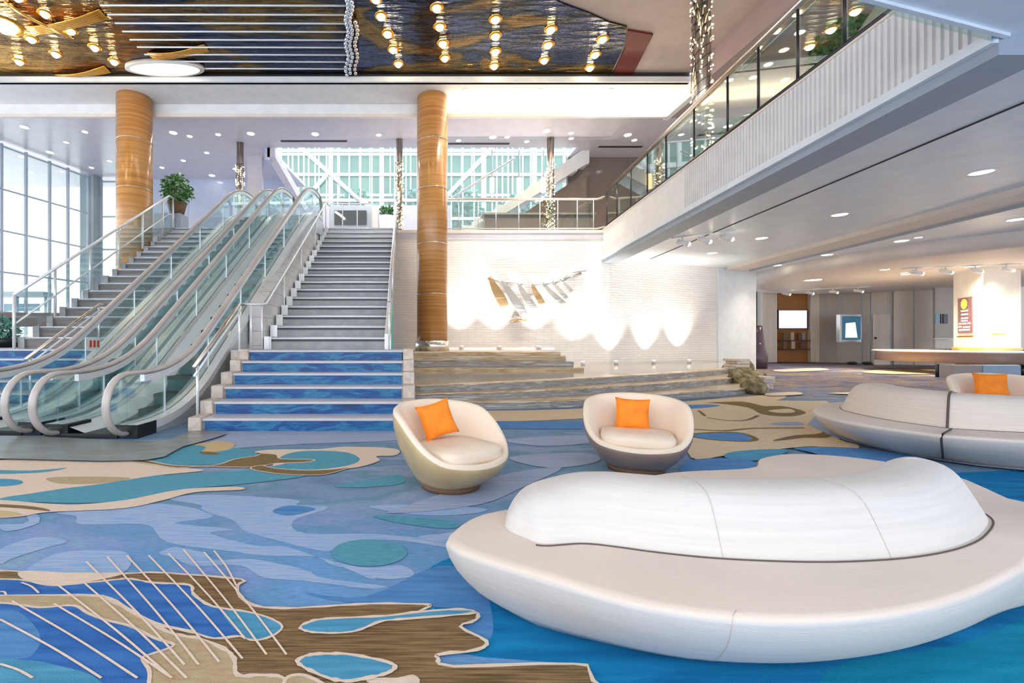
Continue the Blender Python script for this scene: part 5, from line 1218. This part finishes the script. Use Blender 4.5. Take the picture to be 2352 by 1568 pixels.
# white staircase climbing to the right behind the stone wall railing
t = thing('mezzanine_staircase', 'white zigzag staircase climbing to the right behind the glass railing', 'staircase', (3.0,18.0,5.1))
n = 11
for i in range(n):
    x = 2.3+i*0.44; z = 5.75+i*0.27
    s = MB(); s.box(x,x+0.5,17.9,19.3,z-0.30,z); s.build('step', M['white'], t)
s = MB(); s.plate([(2.3,5.4),(2.6,5.4),(7.2,8.2),(7.2,8.66),(6.9,8.66)], 17.85, 17.95, axis='y'); s.build('stringer', M['white'], t)
s = MB(); s.tube([(1.7,17.8,6.7),(4.3,17.8,8.35)], 0.045, 8); s.build('handrail', M['steel'], t)
s = MB(); s.plate([(2.9,5.1),(7.2,7.9),(7.2,5.1)], 18.1, 18.3, axis='y'); s.build('side_panel', M['brown_gloss'], t)
# pendant lamps & warm strip in front of brown wall
for i, px in enumerate((1130,1192,1248)):
    p = P(px,425,17.8); t = thing('pendant_lamp', 'amber cylinder pendant behind the mezzanine railing, %s of three' % ['leftmost','middle','rightmost'][i], 'pendant lamp', (p.x,17.8,p.z), 0, 'amber pendants on the mezzanine')
    s = MB(); s.cyl((p.x,17.8), 0.09, p.z-0.28, p.z+0.28, 14); s.build('lamp_shade', emis('amber_shade_%d' % i,(1,0.72,0.35),2.5), t)
    s = MB(); s.cyl((p.x,17.8), 0.012, p.z+0.28, 8.66, 6); s.build('cord', M['dark_metal'], t)
s = MB(); s.box(3.0,7.1,17.2,17.6,5.1,5.95); s.box(2.9,7.15,17.1,17.7,5.95,6.02,1); tag(s.build('mezzanine_bar', [M['brown_gloss'], M['bronze_rail']]), 'long low bar counter behind the glass railing on the mezzanine', 'counter')
# glass railing reflections: upper balcony beyond
# trees outside the curtain wall
for i, (x, y, z, r) in enumerate(((-6.6,28.5,9.2,1.5),(-3.3,30.5,9.8,1.6),(0.2,28.5,9.3,1.5),(3.6,30.5,9.9,1.6),(7.1,28.5,9.0,1.5))):
    t = thing('tree', 'green tree outside the glass wall behind the mezzanine, %s' % ['far left behind the beam','left of the stair head','above the stair head','behind the oak column','right of the oak column'][i], 'tree', (x,y,0), 0, 'trees outside the glass wall')
    s = MB(); s.cyl((x,y), 0.2, 0, z, 10, r1=0.1); s.build('trunk', M['bark'], t)
    s = MB(); leaves(s, (x,y,z), r, 900, 0.42, 0.9); o = s.build('crown', M['leaf_blue'], t); o['kind'] = 'stuff'
# kiosk outside the left window
t = thing('bus_shelter', 'pale blue shelter seen outside the tall left windows', 'shelter', (-17,20,0))
s = MB(); s.box(-19.2,-16.3,20.6,21.4,3.25,3.45); s.build('roof', M['mullion'], t)
for x in (-19,-17.8,-16.5):
    s = MB(); s.cyl((x,21), 0.06, 0, 3.3, 8); s.build('post', M['mullion'], t)
s = MB(); s.box(-18.6,-17.0,21.2,21.3,2.6,2.95); s.build('sign_panel', M['blue_panel'], t)

t = thing('glass_building', 'teal glazed building seen through the curtain wall behind the mezzanine', 'building', (0,36,0))
M['teal_pane'] = mat('teal_pane', (0.05,0.16,0.13), 0.3, col2=(0.12,0.26,0.20), nscale=(0.5,1,0.4))
s = MB(); s.box(-14,14,36,37,0,16.5); s.build('facade', M['teal_pane'], t)
s = MB()
for i in range(36): s.box(-14+i*0.8,-13.9+i*0.8+(0.25 if i%5==0 else 0),35.85,36,0,16.5)
for z in (11.0,12.6,14.2,15.8): s.box(-14,14,35.8,36,z,z+0.16)
s.build('mullion_grid', M['white'], t)
